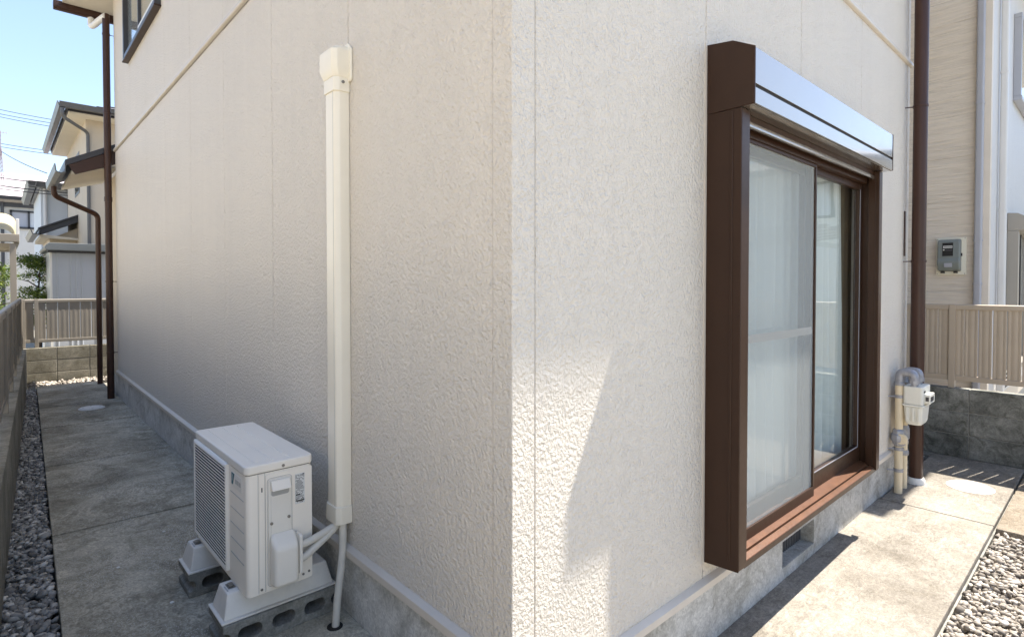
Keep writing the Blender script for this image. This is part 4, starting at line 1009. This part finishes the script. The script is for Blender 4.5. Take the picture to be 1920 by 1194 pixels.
# house B: pale blue-white box with a grey gutter
hb = thing('pale_house', 'pale blue white house with grey gutter behind the dark lean-to roof', 'house', (2, 18, -.1))
MB().box(-.27, 16.35, -.14, 5, 20, 3.78).build('wall', M['palewall'], hb)
MB().box(.30, 16.340, -.14, 3.0, 16.349, 3.76).build('wall_bay', M['beigewall'], hb)
MB().box(-.34, 16.2, 3.72, 5, 20.1, 3.80).build('soffit', M['gutter'], hb)
MB().hexa([(-.36, 16.18, 3.80), (5, 16.18, 3.80), (5, 20.1, 3.80), (-.36, 20.1, 3.80)], [(1.6, 18, 4.4), (3, 18, 4.4), (3, 18.4, 4.4), (1.6, 18.4, 4.4)]).build('roof', M['roofpale'], hb)
gutter_x(-.50, 5, 16.2, 3.83, hb, s=1.5); gutter_y(16.0, 20.2, -.34, 3.83, hb, s=1.5)
MB().tube([(-.19, 16.28, 3.7), (-.19, 16.28, .0)], .035, 8).build('downpipe', M['pipe_white'], hb)
MB().tube([(.26, 16.28, 3.7), (.26, 16.28, .0)], .035, 8).build('downpipe', M['gutter'], hb)
# house C: far, pale roof and dark framed window
hc = thing('far_house', 'distant beige house with pale sunlit roof and dark framed window', 'house', (-1.5, 27, -.1))
MB().box(-1.02, 24.4, -.14, 4, 30, 4.30).build('wall', M['beigewall'], hc)
MB().box(-1.12, 24.33, 4.05, 4, 24.38, 4.20).build('fascia', M['dark'], hc)
MB().hexa([(-1.6, 23.95, 4.26), (4, 23.95, 4.26), (4, 27.5, 5.55), (-1.6, 27.5, 5.55)], [(-1.6, 23.95, 4.36), (4, 23.95, 4.36), (4, 27.5, 5.65), (-1.6, 27.5, 5.65)]).build('roof', M['roofpale'], hc)
for i in range(5):
    yy = 24.5 + .6 * i; z_ = 4.36 + (yy - 23.95) * .3634
    MB().box(-1.6, yy, z_ - .01, 4, yy + .06, z_ + .03).build('tile_course', M['roofpale'], hc)
gutter_x(-1.65, 4, 23.98, 4.36, hc, M['dark'], 1.3)
wf = MB(); wf.box(-.74, 24.33, 3.36, -.68, 24.399, 3.95); wf.box(-.28, 24.33, 3.36, -.22, 24.399, 3.95); wf.box(.04, 24.33, 3.36, .1, 24.399, 3.95); wf.box(-.74, 24.33, 3.89, .1, 24.399, 3.95); wf.box(-.74, 24.33, 3.33, .1, 24.399, 3.40)
wfo = wf.build('window', M['dark'], hc); MB().box(-.68, 24.37, 3.40, -.28, 24.39, 3.89).build('pane', M['pipe_grey'], wfo); MB().box(-.22, 24.37, 3.40, .04, 24.39, 3.89).build('pane', M['palewall'], wfo)
MB().tube([(-.93, 24.3, 4.2), (-.93, 24.3, 0)], .05, 8).build('downpipe', M['dark'], hc)
# lattice mast on the far roof, and cables
ms = thing('antenna_mast', 'thin lattice antenna mast on the far pale roof', 'antenna', (-.93, 26.0, 5.0))
mm = MB()
for dx, dy in ((-.07, 0), (.07, 0), (0, .1)): mm.tube([(-.93 + dx, 26 + dy, 5.0), (-.93 + dx * .2, 26 + dy * .2, 6.3)], .014, 6)
for i in range(9):
    z_ = 5.0 + .14 * i; w_ = .07 * (1 - .08 * i); mm.tube([(-.93 - w_, 26, z_), (-.93 + w_, 26, z_ + .12)], .009, 5)
mm.build('lattice', M['mast'], ms)
mm = MB().tube([(-.93, 26, 6.2), (-.93, 26, 6.9)], .016, 6); mm.tube([(-1.12, 26, 6.85), (-.74, 26, 6.85)], .01, 5)
for i in range(5): mm.tube([(-1.10 + .08 * i, 25.85, 6.85), (-1.10 + .08 * i, 26.15, 6.85)], .008, 5)
mm.build('aerial', M['mast'], ms)
def cable(label, a, b, sag, r):
    a, b = Vector(a), Vector(b); pts = []
    for i in range(17):
        t = i / 16; p = a.lerp(b, t); p.z -= sag * 4 * t * (1 - t); pts.append(p)
    tag(MB().tube(pts, r, 6).build('power_cable', M['cable'], loc=tuple(a), smooth=True), label, 'cable', 'cables crossing the sky on the left')
def at(px, py, y):
    F = 1051.; A = R(47.6); P = R(1.1)
    f = np.array([math.cos(A), math.sin(A), 0]); rt = np.array([math.sin(A), -math.cos(A), 0]); up = np.array([0, 0, 1.])
    d = f * math.cos(P) - up * math.sin(P) + rt * (px - 960) / F - (up * math.cos(P) + f * math.sin(P)) * (py - 555) / F
    c = np.array(cam.location); return tuple(c + d * (y - c[1]) / d[1])
def cab(label, x0, y0, x1, y1, Y0, Y1, r=.014, sag=.05): cable(label, at(x0, y0, Y0), at(x1, y1, Y1), sag, r)
cab('upper of the paired cables crossing open sky left of the grey roof', -60, 192, 130, 230, 34, 30)
cab('middle cable crossing open sky left of the grey roof', -60, 201, 130, 236, 34, 30)
cab('third cable down crossing open sky left of the grey roof', -60, 206, 130, 243, 34, 30)
cab('faint cable crossing the sky just above the far antenna', -60, 258, 120, 286, 34, 30)
cab('lower faint cable crossing the sky just above the far antenna', -60, 264, 120, 292, 34, 30)
cab('slack cable running down from the antenna top to the pale house roof', 4, 285, 88, 325, 26, 17.5, .012)
cab('cable passing in front of the far pale roof near its ridge', -60, 324, 170, 350, 22, 21, .014)
cab('doubled cable passing low in front of the far pale roof', -60, 338, 190, 366, 15.4, 15.2, .012)
cab('lowest cable passing in front of the far pale roof', -60, 345, 190, 370, 15.5, 15.3, .010)
# lean-to D
hd_ = thing('lean_to', 'beige lean-to with dark sloping verge above the steel shed', 'outbuilding', (1, 14, -.1))
MB().prism([(-.28, -.14), (2.0, -.14), (2.0, 3.3), (.31, 2.64), (-.28, 2.32)], 'y', 13.25, 15.5).build('wall', M['cream'], hd_)
MB().prism([(-.44, 2.375), (.33, 2.745), (.33, 2.865), (-.44, 2.49)], 'y', 13.0, 13.06).build('verge_board', M['charcoal'], hd_, bev=.006)
MB().prism([(-.46, 2.48), (.34, 2.87), (.34, 2.90), (-.46, 2.51)], 'y', 12.96, 15.6).build('roof', M['charcoal'], hd_)
MB().prism([(-.42, 2.33), (.31, 2.30), (.31, 2.33), (-.42, 2.39)], 'y', 13.07, 15.5).build('soffit', M['soffit'], hd_)
gutter_y(12.9, 15.6, -.43, 2.47, hd_, s=1.15)
MB().tube([(.37, 12.98, 3.9), (.37, 12.98, 0)], .045, 10).build('downpipe', M['pipe_grey'], hd_, smooth=True)
MB().box(.355, 13.2, -.1, 2.5, 15.5, 3.6).build('wall_bay', M['beigewall'], hd_)
# steel shed E
se = thing('steel_shed', 'blue grey steel garden shed standing just beyond the far fence', 'shed', (.2, 11, -.1))
MB().box(-.415, 10.42, -.14, 1.3, 11.9, 1.965).build('wall', M['shed'], se)
for xx in (-.33, -.16, -.09, -.02, .17, .42, .7): MB().prism([(xx - .012, 10.419), (xx - .006, 10.412), (xx + .006, 10.412), (xx + .012, 10.419)], 'z', -.1, 1.95).build('wall_rib', M['shed'], se)
MB().box(-.424, 10.412, -.1, -.395, 10.44, 1.96).build('corner_post', M['pipe_white'], se)
MB().prism([(-.47, 1.96), (-.49, 2.00), (-.47, 2.045), (-.43, 2.075), (1.3, 2.085), (1.3, 1.96)], 'y', 10.30, 12.0).build('roof', M['sheddark'], se, bev=.006)
MB().box(-.45, 10.36, 1.925, 1.3, 10.41, 1.959).build('eaves_trim', M['charcoal'], se)
# carport on the left
ct = thing('carport', 'bronze framed carport with translucent roof at the far left', 'carport', (-1.6, 9.7, -.1))
MB().box(-.905, 9.55, -.14, -.835, 9.66, 2.0).build('post', M['fenceL'], ct, bev=.004)
MB().box(-3.4, 9.52, 2.02, -.80, 9.62, 2.13).build('front_beam', M['fenceL'], ct, bev=.006)
MB().box(-.86, 9.60, 2.0, -.80, 12.4, 2.10).build('side_beam', M['fenceL'], ct, bev=.004)
for i in range(4): MB().box(-3.3, 10.1 + .6 * i, 1.98, -.87, 10.14 + .6 * i, 2.03).build('rafter', M['fenceL'], ct)
cp_ = []; 
vs = []; 
for i in range(9):
    a = R(90 * i / 8); vs.append((-.98 + .16 * math.sin(a), 2.16 + .16 * math.cos(a)))
vs2 = [(-3.4, 2.42)] + [(x, z + .10) for x, z in vs] + [(-.82, 2.14), (-.825, 2.14)] + [(x - .004, z + .096) for x, z in reversed(vs)] + [(-3.4, 2.416)]
MB().prism(vs2, 'y', 9.56, 12.5).build('canopy', M['poly'], ct)
MB().box(-.835, 9.53, 2.13, -.80, 9.60, 2.35).build('canopy_end', M['pipe_white'], ct, bev=.004)
MB().box(-3.0, 10.3, -.1, -1.5, 10.36, 1.75).build('side_panel', M['beigewall'], ct)
# small trees beyond the fence
def tree(name, label, c, rad, h, n, layers, seed):
    t = thing(name, label, 'tree', (c[0], c[1], -.14)); rng = np.random.default_rng(seed)
    tr = MB(); tr.tube([(c[0], c[1], -.14), (c[0] + .02, c[1], .5), (c[0] - .02, c[1] + .02, 1.0), (c[0] + .03, c[1], h * .85)], [.035, .028, .022, .008], 8)
    for k in range(layers * 2):
        a = k * 2.4; z_ = .6 + (h - .75) * k / (layers * 2); r_ = rad * (.9 - .45 * k / (layers * 2))
        tr.tube([(c[0], c[1], z_), (c[0] + .5 * r_ * math.cos(a), c[1] + .5 * r_ * math.sin(a), z_ + .10), (c[0] + r_ * math.cos(a), c[1] + r_ * math.sin(a), z_ + .14)], [.014, .009, .004], 6)
    tr.build('trunk', M['bark'], t)
    cl = []
    for k in range(layers * 5):
        a = rng.uniform(0, 6.28); f = rng.uniform(0, 1); z_ = .75 + (h - .8) * f
        rr = rad * (.95 - .55 * f) * math.sqrt(rng.uniform(.05, 1))
        cl.append((c[0] + rr * math.cos(a), c[1] + rr * math.sin(a), z_))
    cl = np.array(cl); idx = rng.integers(0, len(cl), n)
    P = cl[idx] + rng.normal(0, 1, (n, 3)) * np.array([.10, .10, .035]) * (rad / .45)
    s = rng.uniform(.014, .030, n) * (rad / .45) ** .5
    q = np.array([[-1, -.5, 0], [0, -.15, .2], [1, 0, 0], [0, .5, .15]]) * 1.0
    q = np.array([[-1, 0, 0], [0, -.45, .12], [1, 0, 0], [0, .45, .12]])
    Rm = rot_rand(n); flat = rng.random(n) < .6
    V = np.einsum('nij,vj->nvi', Rm, q); V[flat, :, 2] *= .35
    V = V * s[:, None, None] + P[:, None, :]
    F = (np.array([[0, 1, 2, 3]])[None] + (np.arange(n) * 4)[:, None, None]).reshape(-1, 4)
    o = raw_mesh('crown', V.reshape(-1, 3), F, M['leaf'], loc=(c[0], c[1], -.14)); o.location = (0, 0, 0); o.parent = t
tree('maple_tree', 'small green layered maple between the carport post and the steel shed', (-.52, 11.75), .42, 1.95, 9500, 7, 5)
tree('maple_tree', 'small green tree under the carport at the left edge', (-1.13, 10.1), .40, 1.75, 7500, 6, 9)

hl = thing('added_bounce_house', 'unseen cream house added beyond the left fence for warm bounce light', 'house', (-7.5, 4, -.1))  # added out of view so its sunlit wall warms the left wall
MB().box(-12.5, -4, -.14, -6.3, 11, 5.2).build('wall', M['cream2'], hl)
MB().hexa([(-12.8, -4.3, 5.2), (-6.0, -4.3, 5.2), (-6.0, 11.3, 5.2), (-12.8, 11.3, 5.2)], [(-10, -1, 6.3), (-9, -1, 6.3), (-9, 8, 6.3), (-10, 8, 6.3)]).build('roof', M['rooftile'], hl)
for yy in (-1, 3, 7):
    wq = MB().box(-6.34, yy, 1.0, -6.29, yy + 1.6, 2.2).build('window', M['dark'], hl); MB().box(-6.289, yy + .06, 1.06, -6.284, yy + 1.54, 2.14).build('pane', M['glass'], wq)
# ================================================================== HOUSE MIRRORED IN THE WINDOW
hm = thing('mirrored_house', 'cream house across the way, mirrored in the right window pane', 'house', (14, -6, -.1))
MB().box(12.5, -9, -.14, 18, -2.55, 4.0).build('wall', M['beigewall'], hm)
MB().box(12.1, -9.3, 4.0, 18, -2.3, 4.08).build('eaves', M['gutter'], hm)
MB().hexa([(12.1, -9.3, 4.08), (18, -9.3, 4.08), (18, -2.3, 4.08), (12.1, -2.3, 4.08)], [(14.6, -6.5, 4.8), (15.5, -6.5, 4.8), (15.5, -5, 4.8), (14.6, -5, 4.8)]).build('roof', M['rooftile'], hm)
mwf = MB().box(12.46, -4.3, 2.9, 12.499, -3.3, 3.7).build('window', M['dark'], hm); MB().box(12.44, -4.24, 2.96, 12.459, -3.36, 3.64).build('pane', M['pipe_grey'], mwf)
mc = thing('mirrored_carport', 'slatted carport roof across the way, mirrored in the right window pane', 'carport', (9, -3.5, -.1))
for i in range(6): MB().hexa([(8.6 + .5 * i, -6, 2.1), (8.72 + .5 * i, -6, 2.1), (8.72 + .5 * i, -2.3, 2.35), (8.6 + .5 * i, -2.3, 2.35)], [(8.6 + .5 * i, -6, 2.18), (8.72 + .5 * i, -6, 2.18), (8.72 + .5 * i, -2.3, 2.43), (8.6 + .5 * i, -2.3, 2.43)]).build('rafter', M['taupe'], mc)
for yy in (-5.8, -2.4): MB().box(8.5, yy - .05, 2.05, 11.6, yy + .05, 2.12).build('beam', M['taupe'], mc)
for xx in (8.6, 11.4): MB().box(xx - .04, -2.44, -.14, xx + .04, -2.36, 2.05).build('post', M['taupe'], mc)
